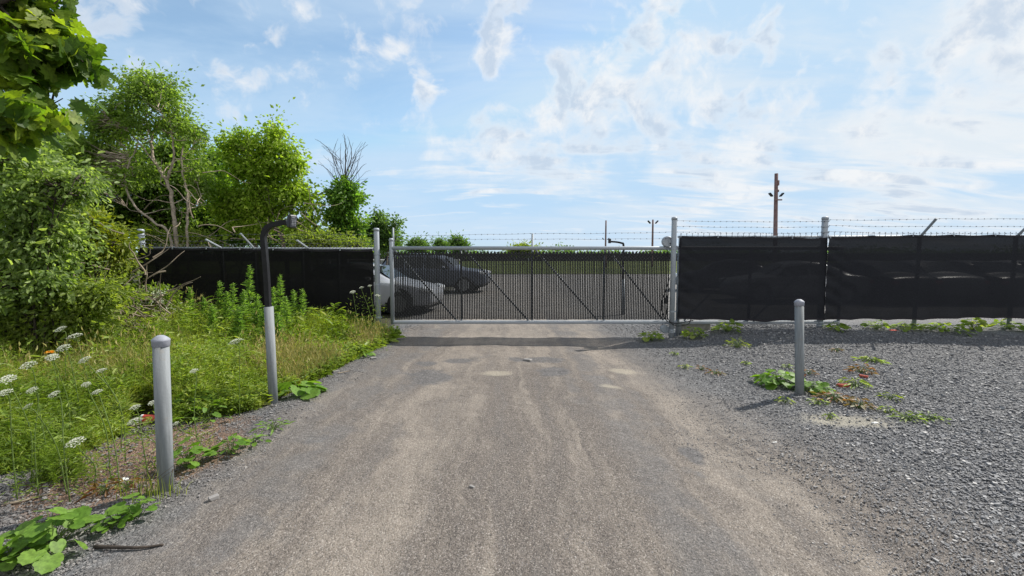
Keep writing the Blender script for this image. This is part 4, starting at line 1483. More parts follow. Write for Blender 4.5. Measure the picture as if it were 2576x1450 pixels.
# creeper-clad dead tree
vt = tree('vine_covered_tree', 'dark column of creeper with bare dead branches sticking out of its top', 'tree', 13.2, [
    ([(868, 720), (866, 600), (866, 500), (868, 455)], .10, .03, .2),
    ([(868, 470), (868, 440), (870, 390), (868, 350), (864, 336)], .028, .003, .2),
    ([(866, 470), (846, 420), (828, 378), (806, 358), (792, 350)], .014, .003, .1),
    ([(868, 460), (890, 410), (900, 385), (926, 364)], .014, .003, -.1),
    ([(866, 455), (856, 400), (858, 360)], .014, .003, 0),
    ([(868, 450), (884, 395), (880, 360), (874, 344)], .014, .003, .1),
    ([(868, 480), (895, 440), (912, 418), (922, 412)], .014, .003, .1),
    ([(860, 480), (836, 440), (815, 420), (800, 412)], .014, .003, .1),
    ([(864, 480), (845, 440), (838, 400)], .014, .003, 0),
    ([(895, 480), (908, 462), (926, 448)], .014, .003, 0),
    ([(868, 470), (895, 425), (905, 400)], .014, .003, -.1)],
    [(868, 472, 26, 20), (872, 500, 36, 28), (862, 535, 42, 34), (872, 575, 48, 36), (862, 612, 58, 34), (835, 500, 8, 30)], 330, 46, .10, 'leaf_vine', 'bark_dark', .19, extra=0, wr=.6, depth=.9, shell=.75, twigson=False)
g = Geo()
for k in range(46):
    a = at(rng.uniform(835, 900), rng.uniform(395, 480), 13.2)
    s = 1 if a[0] > at(868, 430, 13.2)[0] else -1
    p = [a]
    dr = unit(np.array([s * rng.uniform(.1, .7), rng.normal() * .3, 1.0]))
    for i in range(4):
        dr = unit(dr + rng.normal(0, .22, 3))
        p.append(p[-1] + dr * .16)
    tube(g, curve(p, 8), np.linspace(.006, .0025, len(curve(p, 8))), 4, False)
g.build('dead_twigs', M['bark_dark'], vt)
# small trees to the right of it
tree('small_tree', 'small loose leafy tree just left of the left gate post', 'tree', 14.2, [([(955, 720), (952, 620), (948, 560), (945, 535)], .05, .012, .2), ([(955, 660), (980, 600), (992, 570)], .03, .01, 0), ([(950, 650), (925, 600), (920, 570)], .03, .01, 0)],
     [(948, 562, 30, 34), (985, 585, 26, 34), (925, 600, 36, 30), (965, 612, 50, 26), (995, 560, 12, 18)], 210, 36, .08, 'leaf_far', 'bark', .20, extra=6, wr=.55, spl=(.15, .3))
for px, py, rx, ry, Y, lab in ((1052, 612, 20, 18, 45, 'dark little tree farthest left above the gate rail'), (1108, 612, 10, 14, 48, 'thin wispy sapling left of the willow above the gate rail'),
                               (1153, 606, 26, 20, 50, 'bushy feathery willow above the gate rail'), (1318, 622, 40, 12, 75, 'low wide shrub behind the wire post above the gate rail')):
    tree('small_tree', lab, 'tree', Y, [([(px, 665), (px, 640), (px, py)], .1, .03, .2)], [(px, py + 2, rx * .8, ry * .8), (px - rx * .45, py + ry * .5, rx * .6, ry * .7), (px + rx * .5, py + ry * .4, rx * .5, ry * .7), (px, py + ry, rx, ry * .6)],
         90 if rx < 15 else 200, 30, .22 if Y < 60 else .35, 'leaf_far' if Y < 60 else 'leaf_olive', 'bark', .55, extra=6, wr=.4)

# the maple reaching in from the left, close to the photographer
mt = thing('maple_tree', 'near maple with large lobed leaves hanging in from the upper left corner', 'tree', (-6.6, 2.3, 0))
g = Geo()
trunk0 = [(-6.6, 2.3, -.1), (-6.55, 2.35, 1.5), (-6.4, 2.5, 3.2), (-6.2, 2.6, 5.0), (-6.1, 2.7, 6.5)]
lines = [(trunk0, .2, .08)]
tips = []
for pts in ([(-120, 60), (0, 70), (80, 60), (150, 40)], [(-120, 170), (0, 185), (70, 205), (140, 175), (250, 165)], [(-120, 230), (20, 250), (90, 290), (120, 330)], [(-120, 20), (-20, 10), (70, -20), (150, -30)],
            [(-120, 300), (-40, 320), (40, 300), (110, 290)], [(-100, 120), (30, 130), (110, 110), (190, 110)]):
    Yb = rng.uniform(3.0, 3.7)
    p = [np.array(trunk0[2]) + rng.normal(0, .1, 3) + (0, 0, rng.uniform(-.3, .8))] + [at(a, b, Yb + .05 * i) for i, (a, b) in enumerate(pts)]
    lines.append((p, .022, .006))
nodes = branch_net(g, lines, 5, ln=(.2, .4))
ells = [(at(px, py, Yb), np.array([px_m(rx, 3.4), px_m(rx, 3.4) * .8, px_m(ry, 3.4)])) for px, py, rx, ry, Yb in
        ((60, 40, 60, 24, 3.5), (140, 58, 42, 22, 3.4), (120, 118, 60, 26, 3.5), (55, 125, 55, 36, 3.3), (170, 108, 30, 14, 3.4), (212, 158, 46, 12, 3.5), (120, 190, 66, 20, 3.5), (50, 205, 50, 24, 3.3), (30, 268, 70, 26, 3.1), (105, 292, 45, 16, 3.2),
         (0, 90, 45, 50, 3.2), (0, 328, 60, 24, 3.1), (-70, 120, 70, 120, 3.3), (-70, 300, 60, 60, 3.2), (40, 0, 90, 22, 3.4), (-260, 60, 170, 120, 3.2), (-260, -120, 200, 120, 3.0), (-60, -120, 170, 80, 3.3), (165, 20, 30, 14, 3.5), (150, 240, 26, 10, 3.4))]
cg, C = crown_geo(ells, 330, 9, .11, LEAF_M, .09, .8, .45, .98, None, np.array(nodes), g)
g.build('trunk', M['bark_dark'], mt, True)
cg.build('crown', M['leaf_maple'], mt)

# bushes at the left
SH = [('shrub', 'tall grey green bush at the left edge below the maple leaves', 6.0, [(40, 430, 90, 90), (80, 520, 110, 80), (30, 600, 110, 90), (140, 470, 80, 60), (190, 450, 70, 35), (130, 590, 80, 70), (40, 690, 110, 80), (120, 680, 90, 70)], 360, 40, .068, 'leaf_shrub', .22, LEAF_O),
      ('shrub', 'olive green bush behind the tall grey green one', 7.6, [(190, 560, 95, 60), (110, 640, 110, 60), (250, 620, 70, 60), (170, 690, 110, 60), (230, 730, 80, 45), (100, 720, 90, 60)], 380, 44, .06, 'leaf_olive', .22, LEAF_D),
      ('shrub', 'lime yellow bush spilling toward the end of the left screen', 7.4, [(245, 585, 75, 28), (285, 612, 44, 24), (200, 562, 50, 24), (305, 640, 22, 24), (150, 600, 50, 30)], 120, 26, .08, 'leaf_lime', .2, LEAF_O),
      ('shrub', 'low shadowed bush at the left edge above the wildflowers', 6.2, [(40, 730, 120, 60), (130, 745, 90, 50), (200, 750, 70, 45), (270, 745, 60, 40), (30, 800, 110, 70), (140, 805, 90, 55), (230, 800, 70, 45)], 420, 36, .065, 'leaf_olive', .22, LEAF_O),
      ('shrub', 'dense green bush tight against the end post of the left screen', 9.0, [(300, 655, 30, 60), (270, 700, 46, 56), (318, 745, 30, 42)], 190, 44, .06, 'leaf_olive', .2, LEAF_D),
      ('shrub', 'low green bush behind the screen under the pale trunks', 11.6, [(430, 612, 70, 22), (500, 606, 50, 24), (380, 600, 40, 30)], 150, 36, .075, 'leaf_olive', .24, LEAF_D),
      ('thicket', 'dense green thicket filling in low behind the yellow green maple', 14.8, [(600, 580, 75, 50), (700, 585, 75, 45), (520, 580, 65, 55), (785, 592, 45, 36), (440, 585, 65, 50), (650, 550, 70, 50)], 420, 46, .11, 'leaf_vine', .32, LEAF_D),
      ('shrub', 'low bush behind the screen beside the creeper column', 11.4, [(820, 608, 40, 20), (880, 612, 50, 16), (760, 604, 40, 18)], 110, 36, .07, 'leaf_olive', .22, LEAF_D),
      ('shrub', 'leafy bush dotted with white flowers before the left end of the screen', 8.3, [(375, 765, 45, 34), (420, 790, 45, 30), (345, 800, 50, 34), (400, 745, 24, 18)], 130, 40, .075, 'weed', .18, LEAF_D)]
for nm, lab, Y, ells, nc, per, lf_, lm, clr, shp in SH:
    px = sum(e[0] for e in ells) / len(ells)
    pb = 1288 + 0
    base_py = 640 + 1.7 * FPX / Y * 1.02
    tr = [([(px + rng.normal(0, 40), base_py + 10), (px + rng.normal(0, 15), (base_py + ells[0][1]) / 2), (e[0], e[1])], .014, .005, rng.normal(0, .2)) for e in ells]
    s_ = tree(nm, lab, 'shrub', Y, tr, ells, nc, per, lf_, lm, 'bark_dark', clr, shp, 8, 'bushes on the left verge', .9, .5, .4, spl=(.3, .7))
    if 'white flowers' in lab:
        g = Geo()
        for k in range(90):
            e = ells[rng.integers(len(ells))]
            c = at(e[0] + rng.normal(0, e[2] * .5), e[1] - abs(rng.normal(0, e[3] * .6)), Y - .35)
            n_ = 5
            leaves(g, c + rng.normal(0, .012, (n_, 3)), rng.normal(size=(n_, 3)) * (1, 1, .4), np.tile([0, -.4, .9], (n_, 1)) + rng.normal(0, .3, (n_, 3)), .02, .018, LEAF_D)
        g.build('flowers', M['white_petal'], s_)

# heaps of dead branches
def brush(label, c, n, size, Y):
    g = Geo()
    for k in range(n):
        a = np.array([c[0] + rng.normal(0, size * .5), c[1] + rng.normal(0, size * .3), abs(rng.normal(c[2] * .55, c[2] * .3))])
        dr = unit(np.array([rng.normal(), rng.normal() * .4, rng.uniform(-.5, .7)]))
        p = [a]
        for i in range(5):
            dr = unit(dr + rng.normal(0, .25, 3))
            p.append(p[-1] + dr * size * rng.uniform(.12, .28))
        cc = curve(p, 12)
        cc[:, 2] = np.maximum(cc[:, 2], .02)
        tube(g, cc, np.linspace(.012, .003, len(cc)) * rng.uniform(.5, 1.4), 5)
    tag(g.build('brushwood_pile', M['drytwig']), label, 'brushwood', 'piles of dead branches')


b_ = at(315, 690, 7.0)
brush('tangle of dry dead branches in front of the bushes left of the screen', (b_[0], 7.0, 1.35), 70, .55, 8)
b_ = at(480, 610, 11.0)
brush('pale dead branches lying above the screen top under the winding trunks', (b_[0], 11.0, 2.5), 60, 1.0, 11)
b_ = at(720, 610, 11.6)
brush('tangle of pale dead branches behind the keypad arm', (b_[0], 11.6, 2.6), 60, .9, 11)
b_ = at(215, 745, 7.0)
brush('few fallen grey sticks lying over the weeds at the left', (b_[0], 7.0, .9), 22, 1.1, 7)

# the treeline along the horizon
g = Geo()
N = 2600
x = rng.uniform(-110, 330, N)
y = 150 + rng.uniform(0, 30, N)
hgt = 2.6 + 1.0 * np.sin(x * .11) + .8 * np.sin(x * .37 + 1) + rng.exponential(.5, N)
k = 12
B = np.repeat(np.stack([x, y, np.zeros(N)], 1), k, 0)
B[:, 2] = rng.uniform(0, 1, N * k) * np.repeat(hgt, k)
B[:, 0] += rng.normal(0, .8, N * k)
leaves(g, B, rng.normal(size=(N * k, 3)), rng.normal(0, .6, (N * k, 3)) + (0, -.4, .7), rng.uniform(.5, 1.1, N * k), rng.uniform(.4, .8, N * k), LEAF_D)
tag(g.build('treeline', M['leaf_far']), 'low dark line of trees along the far horizon', None, None, 'stuff')

# ------------------------------------------------------------------ weeds
def in_weeds(n, y0=2.3, y1=9.15, xm=-9.5, pw=1.0):
    y = y0 + (y1 - y0) * rng.uniform(0, 1, n) ** pw
    e = edge(y)
    x = e - rng.exponential(1.7, n)
    # low and open where the cup lies
    cp = onz(372, 1050)
    u = np.clip((x * cp[0] + y * cp[1]) / (cp[0] ** 2 + cp[1] ** 2), 0, 1.03)
    k = (x > xm) & (np.hypot(x - u * cp[0], y - u * cp[1]) > .17)
    return x[k], y[k]


def lod(x, y):
    return np.clip(np.sqrt(x * x + y * y) / 5.5, .7, 1.7)


def patch(x, y, f=1.0, s=0.0):
    return .5 + .5 * np.sin(1.7 * f * x + s + 1.3 * np.sin(1.1 * f * y + s)) * np.cos(1.9 * f * y + .7 * s + .8 * np.sin(1.5 * f * x))


def hfield(x, y):
    inn = np.clip((edge(y) - x) / 1.2, 0, 1)
    inn = inn * (1 + .6 * np.clip((edge(y) - x - 1.8) / 2, 0, 1) * (1 - sstep(y, 5.5, 7)))
    return .11 + inn * (.31 + .20 * sstep(y, 4, 8.5)) * (.7 + .6 * patch(x, y, .8, 2))


g = Geo()
x, y = in_weeds(85000)
h = hfield(x, y) * rng.uniform(.45, 1.35, len(x))
B = np.stack([x, y, gh(x, y) - .01], 1)
blades(g, B, h, rng.normal(0, .33, (len(x), 3)) * h[:, None] * (1, 1, 0) + np.array([.03, 0, 0]), .0075 * lod(x, y) * rng.uniform(.6, 1.4, len(x)))
tag(g.build('grass', M['grass']), 'thick green grass growing along the left side of the drive', None, None, 'stuff')

g = Geo()
x, y = in_weeds(52000)
kk = rng.uniform(0, 1, len(x)) < .55 * sstep(patch(x, y, 1.0, 4.4), .5, .85) * sstep(y, 3.8, 5.0)
x, y = x[kk], y[kk]
h = (hfield(x, y) + .16) * rng.uniform(.7, 1.35, len(x))
B = np.stack([x, y, gh(x, y) - .01], 1)
blades(g, B, h, rng.normal(0, .28, (len(x), 3)) * h[:, None] * (1, 1, 0), .0052 * lod(x, y))
tp = B + np.stack([rng.normal(0, .03, len(x)), rng.normal(0, .03, len(x)), h * .95], 1)
m_ = rng.uniform(0, 1, len(x)) < .22
leaves(g, tp[m_], rng.normal(0, .3, (m_.sum(), 3)) + (0, 0, 1), rnd_dirs(m_.sum()), .075, .016 * lod(x[m_], y[m_]), LEAF_D)
tag(g.build('dry_grass', M['drygrass']), 'straw coloured dry grass heads standing among the green weeds', None, None, 'stuff')

# leafy ground weeds: little stems with small leaves
def leafy(g, x, y, h, nl, ll, lw, shape=LEAF_D, up=.3, taper=.5):
    n = len(x)
    nlv = np.maximum(3, (nl * h / np.mean(h)).astype(int))
    idx = np.repeat(np.arange(n), nlv)
    N = len(idx)
    f = rng.uniform(.05, 1, N)
    lean = rng.normal(0, .16, (n, 2))
    z0 = gh(x, y)
    P = np.stack([x[idx] + lean[idx, 0] * h[idx] * f ** 2, y[idx] + lean[idx, 1] * h[idx] * f ** 2, z0[idx] + h[idx] * f], 1)
    a = rng.uniform(0, 6.283, N)
    ax = np.stack([np.cos(a), np.sin(a), rng.normal(up, .3, N)], 1)
    nr = np.stack([-.5 * np.cos(a), -.5 * np.sin(a), np.ones(N)], 1) + rng.normal(0, .25, (N, 3))
    l_ = ll * (1 - taper * f) * np.exp(rng.normal(0, .25, N)) * np.clip(lod(x, y)[idx] * .9, .8, 1.5)
    leaves(g, P, ax, nr, l_, l_ * lw, shape)
    return np.stack([x + lean[:, 0] * h, y + lean[:, 1] * h, z0 + h], 1)


g = Geo()
x, y = in_weeds(9500)
kk = rng.uniform(0, 1, len(x)) < .2 + .8 * sstep(patch(x, y, 1.1, .7), .35, .7)
x, y = x[kk], y[kk]
h = hfield(x, y) * rng.uniform(.6, 1.25, len(x))
leafy(g, x, y, h, 22, .075, .32)
x, y = in_weeds(900)
h = hfield(x, y) * rng.uniform(.7, 1.35, len(x))
leafy(g, x, y, h, 12, .15, .36, LEAF_O, .35)
# feathery foliage by the wild carrots
x, y = in_weeds(2600, 2.3, 5.2)
leafy(g, x, y, hfield(x, y) * rng.uniform(.7, 1.3, len(x)), 60, .055, .10, LEAF_D, .5, .3)
# rounder leaves low down along the edge of the drive
y = rng.uniform(4.6, 9.3, 900)
x = edge(y) - np.abs(rng.normal(0, .22, 900)) + .02
leafy(g, x, y, rng.uniform(.05, .22, 900), 14, .05, .6, LEAF_O, .3, .3)
tag(g.build('undergrowth', M['weed']), 'mixed leafy green weeds crowding the verge below the left screen', None, None, 'stuff')


# ---- tall leafy stalks (goldenrod) before the screen
def stalk(px, py, Y, label, fat=1.0):
    b = at(px, 800, Y)
    x0, y0 = float(b[0]), Y
    z0 = float(gh(x0, y0))
    top = at(px, py, Y)
    h = top[2] - z0
    root = thing('goldenrod_plant', label, 'weed', (x0, y0, z0), 'tall leafy stalks along the left screen')
    ln = rng.normal(0, .05, 2)
    pts = [np.array([x0 - ln[0], y0 - ln[1], z0 - .02]), np.array([x0, y0, z0 + h * .5]), top]
    c = curve(pts, 14)
    tube(g := Geo(), c, np.linspace(.007, .003, len(c)), 5)
    g.build('stem', M['stem'], root, True)
    n = int(210 * h * fat)
    f = rng.uniform(.06, 1, n) ** .85
    i = f * (len(c) - 1)
    P = np.stack([np.interp(i, np.arange(len(c)), c[:, k]) for k in range(3)], 1)
    a = rng.uniform(0, 6.283, n)
    ax = np.stack([np.cos(a), np.sin(a), rng.normal(.55, .3, n)], 1)
    nr = np.stack([-.6 * np.cos(a), -.6 * np.sin(a), np.ones(n)], 1)
    l_ = (.15 * (1 - f) ** .6 + .03) * np.exp(rng.normal(0, .2, n))
    leaves(g := Geo(), P, ax, nr, l_, l_ * .26, LEAF_D)
    m = int(26 * fat)         # small side sprays near the top
    for k in range(m):
        ff = rng.uniform(.55, .97)
        p0 = c[int(ff * (len(c) - 1))]
        a = rng.uniform(0, 6.28)
        dr = unit(np.array([math.cos(a), math.sin(a), .9]))
        q_ = p0 + dr * rng.uniform(.03, .16) * (1.2 - ff)
        kk_ = 6
        leaves(g, np.tile(q_, (kk_, 1)) + rng.normal(0, .012, (kk_, 3)), rng.normal(0, .6, (kk_, 3)) + dr, rnd_dirs(kk_), .035, .011, LEAF_D)
    g.build('foliage', M['gold'], root)


ST = [(478, 722, 8.2, 'slim leafy stalk standing alone left of the tall cluster by the screen'), (512, 748, 7.8, 'short leafy stalk second from the left along the screen'),
      (553, 708, 8.0, 'leafy stalk third from the left, first of the thick cluster'), (572, 735, 7.6, 'low stalk inside the thick cluster left of the keypad arm'),
      (587, 713, 8.1, 'upright stalk next left of the tallest stalk'), (629, 667, 8.0, 'tallest leafy stalk of all, standing left of the keypad arm'), (615, 730, 7.6, 'leafy stalk close below the left side of the tallest one'),
      (648, 742, 7.5, 'leafy stalk touching the left side of the keypad pipe'), (688, 722, 8.1, 'stalk next right of the keypad arm'), (705, 692, 8.0, 'second tallest stalk, standing right of the keypad arm'),
      (720, 748, 7.7, 'short stalk right of the second tallest'), (739, 730, 8.3, 'thin stalk with a gap of black screen on both sides'), (761, 727, 8.3, 'thin feathery stalk farthest right of the cluster'),
      (535, 765, 7.2, 'short bushy stalk below the third stalk from the left'), (665, 775, 7.0, 'bushy low stalk right behind the keypad pipe'), (600, 770, 7.0, 'bushy low stalk in front of the thick cluster'), (700, 790, 6.9, 'broad low stalk right of the keypad pipe top')]
for px, py, Y, lab in ST:
    stalk(px, py, Y, lab, 1.25 if Y < 7.7 else 1.0)


# ---- wild carrot: white umbels
def umbel_geo(g, c, r, tilt, dome=.42):
    """Flat-domed head of many small florets, rays underneath."""
    n1 = 34
    k = np.arange(n1)
    rr = r * np.sqrt((k + .5) / n1) * .92
    th = k * 2.39996
    P = np.stack([rr * np.cos(th), rr * np.sin(th), -dome * r * (rr / r) ** 2], 1) + rng.normal(0, r * .025, (n1, 3))
    m = 9
    Q = np.repeat(P, m, 0) + rng.normal(0, r * .05, (n1 * m, 3)) * (1, 1, .35)
    tl = np.asarray(tilt, float)
    zax = unit(np.array([tl[0], tl[1], 1.0]))
    xax = unit(np.cross([0, 1, 0], zax))
    yax = np.cross(zax, xax)
    Rm = np.stack([xax, yax, zax], 0)
    Q = Q @ Rm + c
    N = len(Q)
    a = rng.uniform(0, 6.28, N)
    leaves(g, Q, np.stack([np.cos(a), np.sin(a), np.zeros(N)], 1) @ Rm, np.tile(zax, (N, 1)) + rng.normal(0, .25, (N, 3)), r * .13, r * .12, LEAF_D)
    return P @ Rm + c, zax


def carrot(px, py, z, rpx, label, tilt=None):
    p = onz(px, py, z)
    D = np.linalg.norm(p - (0, 0, CAMH))
    r = .88 * rpx * p[1] / FPX
    tilt = tilt or (rng.normal(0, .18) + .05, rng.normal(0, .14) - .38)
    x0, y0 = p[0] + rng.normal(0, .07), p[1] + rng.uniform(.0, .14)
    z0 = float(gh(x0, y0))
    root = thing('wild_carrot', label, 'wildflower', (x0, y0, z0), 'white wild carrot flowers in the left verge')
    g = Geo()
    P, zax = umbel_geo(g, p, r, tilt)
    hub = p - zax * r * .85
    g.build('flower_head', M['white_petal'], root)
    g = Geo()
    c = curve([(x0, y0, z0 - .02), (x0 + (p[0] - x0) * .2 + rng.normal(0, .02), y0, z0 + (hub[2] - z0) * .5), hub - zax * .06, hub], 16)
    tube(g, c, np.linspace(.0045, .0026, len(c)), 6)
    for q_ in P[::2]:
        tube(g, [hub, (hub + q_) / 2 - zax * r * .08, q_ - zax * .003], .0011, 3, False)
    g.build('stem', M['stem'], root, True)
    # ferny leaves
    n = 90
    f = rng.uniform(0, .6, n)
    i = f * (len(c) - 1)
    B = np.stack([np.interp(i, np.arange(len(c)), c[:, k]) for k in range(3)], 1)
    a = rng.uniform(0, 6.283, n)
    B += np.stack([np.cos(a), np.sin(a), np.full(n, .35)], 1) * rng.uniform(.01, .13, n)[:, None]
    leaves(Geo_ := Geo(), B, np.stack([np.cos(a), np.sin(a), rng.normal(.3, .4, n)], 1), rnd_dirs(n), .05, .006, LEAF_D)
    Geo_.build('foliage', M['weed'], root)


QL = [(150, 825, .92, 15, 'flat white flower head farthest back on the left, by the bushes'), (187, 841, .9, 19, 'white flower head beside the two tan withered ones'), (158, 872, .86, 18, 'domed white flower head just above the orange blossom'),
      (130, 896, .84, 16, 'white flower head carrying the orange blossom'), (68, 915, .84, 21, 'large white flower head above the left edge group'), (211, 902, .82, 16, 'flat white flower head above the big round leaf'),
      (254, 929, .80, 13, 'tilted white flower head right of the big round leaf'), (19, 950, .82, 20, 'large domed white flower head at the left edge'), (216, 965, .74, 12, 'thin flat white flower head below the big round leaf'),
      (243, 983, .74, 14, 'nodding white flower head nearest right of the big round leaf'), (79, 979, .76, 14, 'loose ragged white flower head among grass at the left'), (134, 989, .76, 15, 'white flower head on a straight stem below the ragged one'),
      (12, 984, .78, 17, 'white flower head lowest at the left edge'), (67, 1020, .68, 14, 'small white flower head on a forked stem at the left'), (339, 1022, .55, 14, 'greenish white flower head left of the near bollard'),
      (337, 1056, .42, 20, 'open white flower head beside the red cup'), (188, 1108, .42, 24, 'open lacy white flower head nearest the photographer'), (382, 1012, .55, 11, 'small white flower head touching the near bollard'),
      (442, 1064, .30, 9, 'small white flower head right of the near bollard'), (487, 931, .72, 12, 'white flower seen edge on between bollard and keypad pipe'), (592, 855, .82, 19, 'lone white flower head left of the keypad pipe'),
      (887, 733, 1.15, 9, 'white flower head highest before the right end of the left screen'), (930, 718, 1.2, 6, 'small white flower head touching the left gate post'), (909, 722, 1.15, 7, 'small white flower head between the two by the gate post'), (950, 742, 1.1, 8, 'yellowish white flower head in front of the left gate post')]
for px, py, z, rp, lab in QL:
    if py < 800:
        p = at(px, py, 8.0)
        z = p[2]
    carrot(px, py, z, rp, lab)
# orange blossom and withered heads
p = onz(127, 887, .86)
root = thing('orange_blossom', 'single small orange blossom among the white flower heads', 'wildflower', (p[0], p[1], 0))
g = Geo()
a = np.arange(22) * 2.4
leaves(g, np.tile(p, (22, 1)) + rng.normal(0, .006, (22, 3)), np.stack([np.cos(a), np.sin(a), .3 + 0 * a], 1), np.tile([0, -.5, 1.0], (22, 1)), .032, .012, LEAF_D)
g.build('petals', M['orange_petal'], root)
g = Geo()
tube(g, curve([(p[0] + .03, p[1] + .05, 0), (p[0] + .02, p[1] + .03, .5), p - (0, 0, .004)], 10), .003, 5)
g.build('stem', M['stem'], root)
for px, py, lab in ((222, 845, 'tan withered leaf caught in the weeds right of the upper white flowers'), (196, 812, 'tan withered leaf higher among the weeds'), (904, 862, 'pinkish tan dead leaf at the edge of the weeds by the drive')):
    p = onz(px, py, .55 if py < 850 else .16)
    g = Geo()
    leaves(g, np.array([p, p + (.02, .01, .01), p - (.02, 0, .01)]), np.array([[1, -.2, .3], [-.6, .5, .5], [.4, .6, .6]]), np.array([[0, -.8, .6], [.3, -.7, .5], [-.2, -.8, .4]]), .085, .055, LEAF_O)
    tag(g.build('dead_leaf', M['tanleaf']), lab, 'leaf')


# ---- broad round-leaved plants and the low weeds of the stone
def broad(px, py, spread, n, leaf, label, mat='broad', z=.0, hmax=.22, name='coltsfoot_plant', shape=LEAF_C, wr=1.0, cat='weed', group='broad leaved plants along the verge', flat=.35):
    c = onz(px, py, z)
    z0 = float(gh(c[0], c[1]))
    root = thing(name, label, cat, (c[0], c[1], z0), group)
    g, gs = Geo(), Geo()
    a = np.arange(n) * 2.39996 + rng.uniform(0, .5, n)
    rr = spread * np.sqrt((np.arange(n) + .4) / n) * rng.uniform(.8, 1.15, n)
    hh = hmax * (1.05 - .75 * rr / max(spread, .01)) * rng.uniform(.6, 1.2, n) + .012
    P = np.stack([c[0] + rr * np.cos(a), c[1] + rr * np.sin(a) * .9, np.zeros(n)], 1)
    P[:, 2] = gh(P[:, 0], P[:, 1]) + hh
    ax = np.stack([np.cos(a), np.sin(a), rng.normal(-.12, .2, n)], 1) + rng.normal(0, .25, (n, 3)) * (1, 1, .3)
    nr = np.stack([np.cos(a) * flat, np.sin(a) * flat, np.ones(n)], 1) + rng.normal(0, .33, (n, 3))
    ln = leaf * np.exp(rng.normal(0, .25, n))
    leaves(g, P, ax, nr, ln, ln * wr, shape)
    g.build('leaves', M[mat], root, True)
    for i in range(n):
        q0 = np.array([c[0] + rng.normal(0, .015), c[1] + rng.normal(0, .015), z0 - .005])
        tube(gs, curve([q0, (q0 + P[i]) / 2 + (0, 0, .02), P[i]], 6), .0022, 4, False)
    gs.build('leaf_stalks', M['stem'], root)
    return root


broad(130, 1395, .20, 34, .085, 'large clump of round pale leaves nearest the camera at the lower left', hmax=.2)
broad(30, 1425, .16, 20, .085, 'low clump of round leaves in the bottom left corner', hmax=.16)
broad(345, 1318, .10, 18, .062, 'small clump of round leaves at the edge of the dirt below the near bollard', hmax=.16)
broad(285, 1340, .10, 26, .034, 'creeping small leaved patch between the two lower left clumps', hmax=.08)
broad(478, 1180, .13, 26, .075, 'green clump of round leaves right beside the foot of the near bollard', hmax=.2)
broad(585, 1148, .13, 26, .055, 'bright leafy clump on the verge midway to the keypad pipe', hmax=.17, wr=.7)
broad(752, 995, .24, 15, .17, 'broad floppy leaved plant at the foot of the keypad pipe', hmax=.14)
broad(690, 1085, .13, 26, .07, 'low tuft of narrow leaves on the stones below the keypad pipe', wr=.25, shape=LEAF_D, hmax=.10, flat=.1)
broad(195, 960, .26, 12, .20, 'very broad bright leaf clump among the white flowers', z=.25, hmax=.35)
broad(60, 1010, .22, 10, .13, 'pale round leaves under the white flowers at the left edge', z=.2, hmax=.3)
broad(500, 1000, .22, 16, .12, 'clump of round leaves right of the near bollard top', z=.15, hmax=.3)
broad(955, 858, .22, 14, .14, 'broad leaved plant at the edge of the weeds before the gate', hmax=.22)
broad(905, 900, .2, 12, .10, 'low leafy plant where the weeds meet the drive', hmax=.12)
broad(520, 1060, .2, 16, .09, 'ragged leafy weed behind the clump at the near bollard', hmax=.22, wr=.6)
broad(640, 1120, .09, 14, .05, 'little weed on the stony verge right of the bright clump', hmax=.08, wr=.5)
GR = 'small weeds in the grey gravel'
broad(1958, 968, 0.269, 60, 0.098, 'largest green clump, left of the gravel bollard', hmax=.18, group=GR, wr=.85, name='weed_clump')
broad(2042, 985, 0.190, 39, 0.086, 'green clump against the right side of the gravel bollard foot', hmax=.12, group=GR, wr=.85, name='weed_clump')
broad(2100, 1010, 0.190, 51, 0.075, 'reddish green weed clump right of the gravel bollard', 'redweed', hmax=.10, group=GR, wr=.4, shape=LEAF_D, name='weed_clump')
broad(2160, 1026, 0.134, 33, 0.069, 'smaller green and red weed at the end of the weed trail', 'redweed', hmax=.09, group=GR, wr=.5, shape=LEAF_D, name='weed_clump')
broad(2168, 945, 0.146, 39, 0.081, 'green and red weed beside the red brick chips', 'redweed', hmax=.11, group=GR, wr=.3, shape=LEAF_D, name='weed_clump')
broad(2150, 975, 0.157, 36, 0.081, 'narrow leaved green weed right of the red chip', 'weed', hmax=.10, group=GR, wr=.3, shape=LEAF_D, name='weed_clump')
broad(2190, 915, 0.202, 54, 0.069, 'widest flat green weed, highest in the open gravel', 'weed', hmax=.06, group=GR, wr=.3, shape=LEAF_D, name='weed_clump')
broad(2285, 1058, 0.134, 27, 0.057, 'low weed just right of the pale dried puddle', 'weed', hmax=.05, group=GR, wr=.35, shape=LEAF_D, name='weed_clump')
broad(2335, 1055, 0.157, 27, 0.057, 'weed farthest right in the open gravel', 'weed', hmax=.05, group=GR, wr=.35, shape=LEAF_D, name='weed_clump')
broad(2060, 1018, 0.090, 18, 0.052, 'sprig between the bollard foot and the reddish clump', 'weed', hmax=.07, group=GR, wr=.4, shape=LEAF_D, name='weed_clump')
broad(1855, 880, 0.179, 39, 0.092, 'thin grassy tuft in the gravel below the screen', 'grass', hmax=.16, group=GR, wr=.10, shape=LEAF_D, name='weed_clump', flat=1.4)
broad(1800, 940, 0.112, 24, 0.052, 'tiny red tinged weed left in the gravel', 'redweed', hmax=.04, group=GR, wr=.4, shape=LEAF_D, name='weed_clump')
broad(2240, 1005, 0.112, 21, 0.057, 'faint sparse weed right of the narrow leaved one', 'grass', hmax=.06, group=GR, wr=.15, shape=LEAF_D, name='weed_clump')
broad(2105, 890, 0.090, 21, 0.057, 'small weed above the red chip in the gravel', 'redweed', hmax=.06, group=GR, wr=.3, shape=LEAF_D, name='weed_clump')
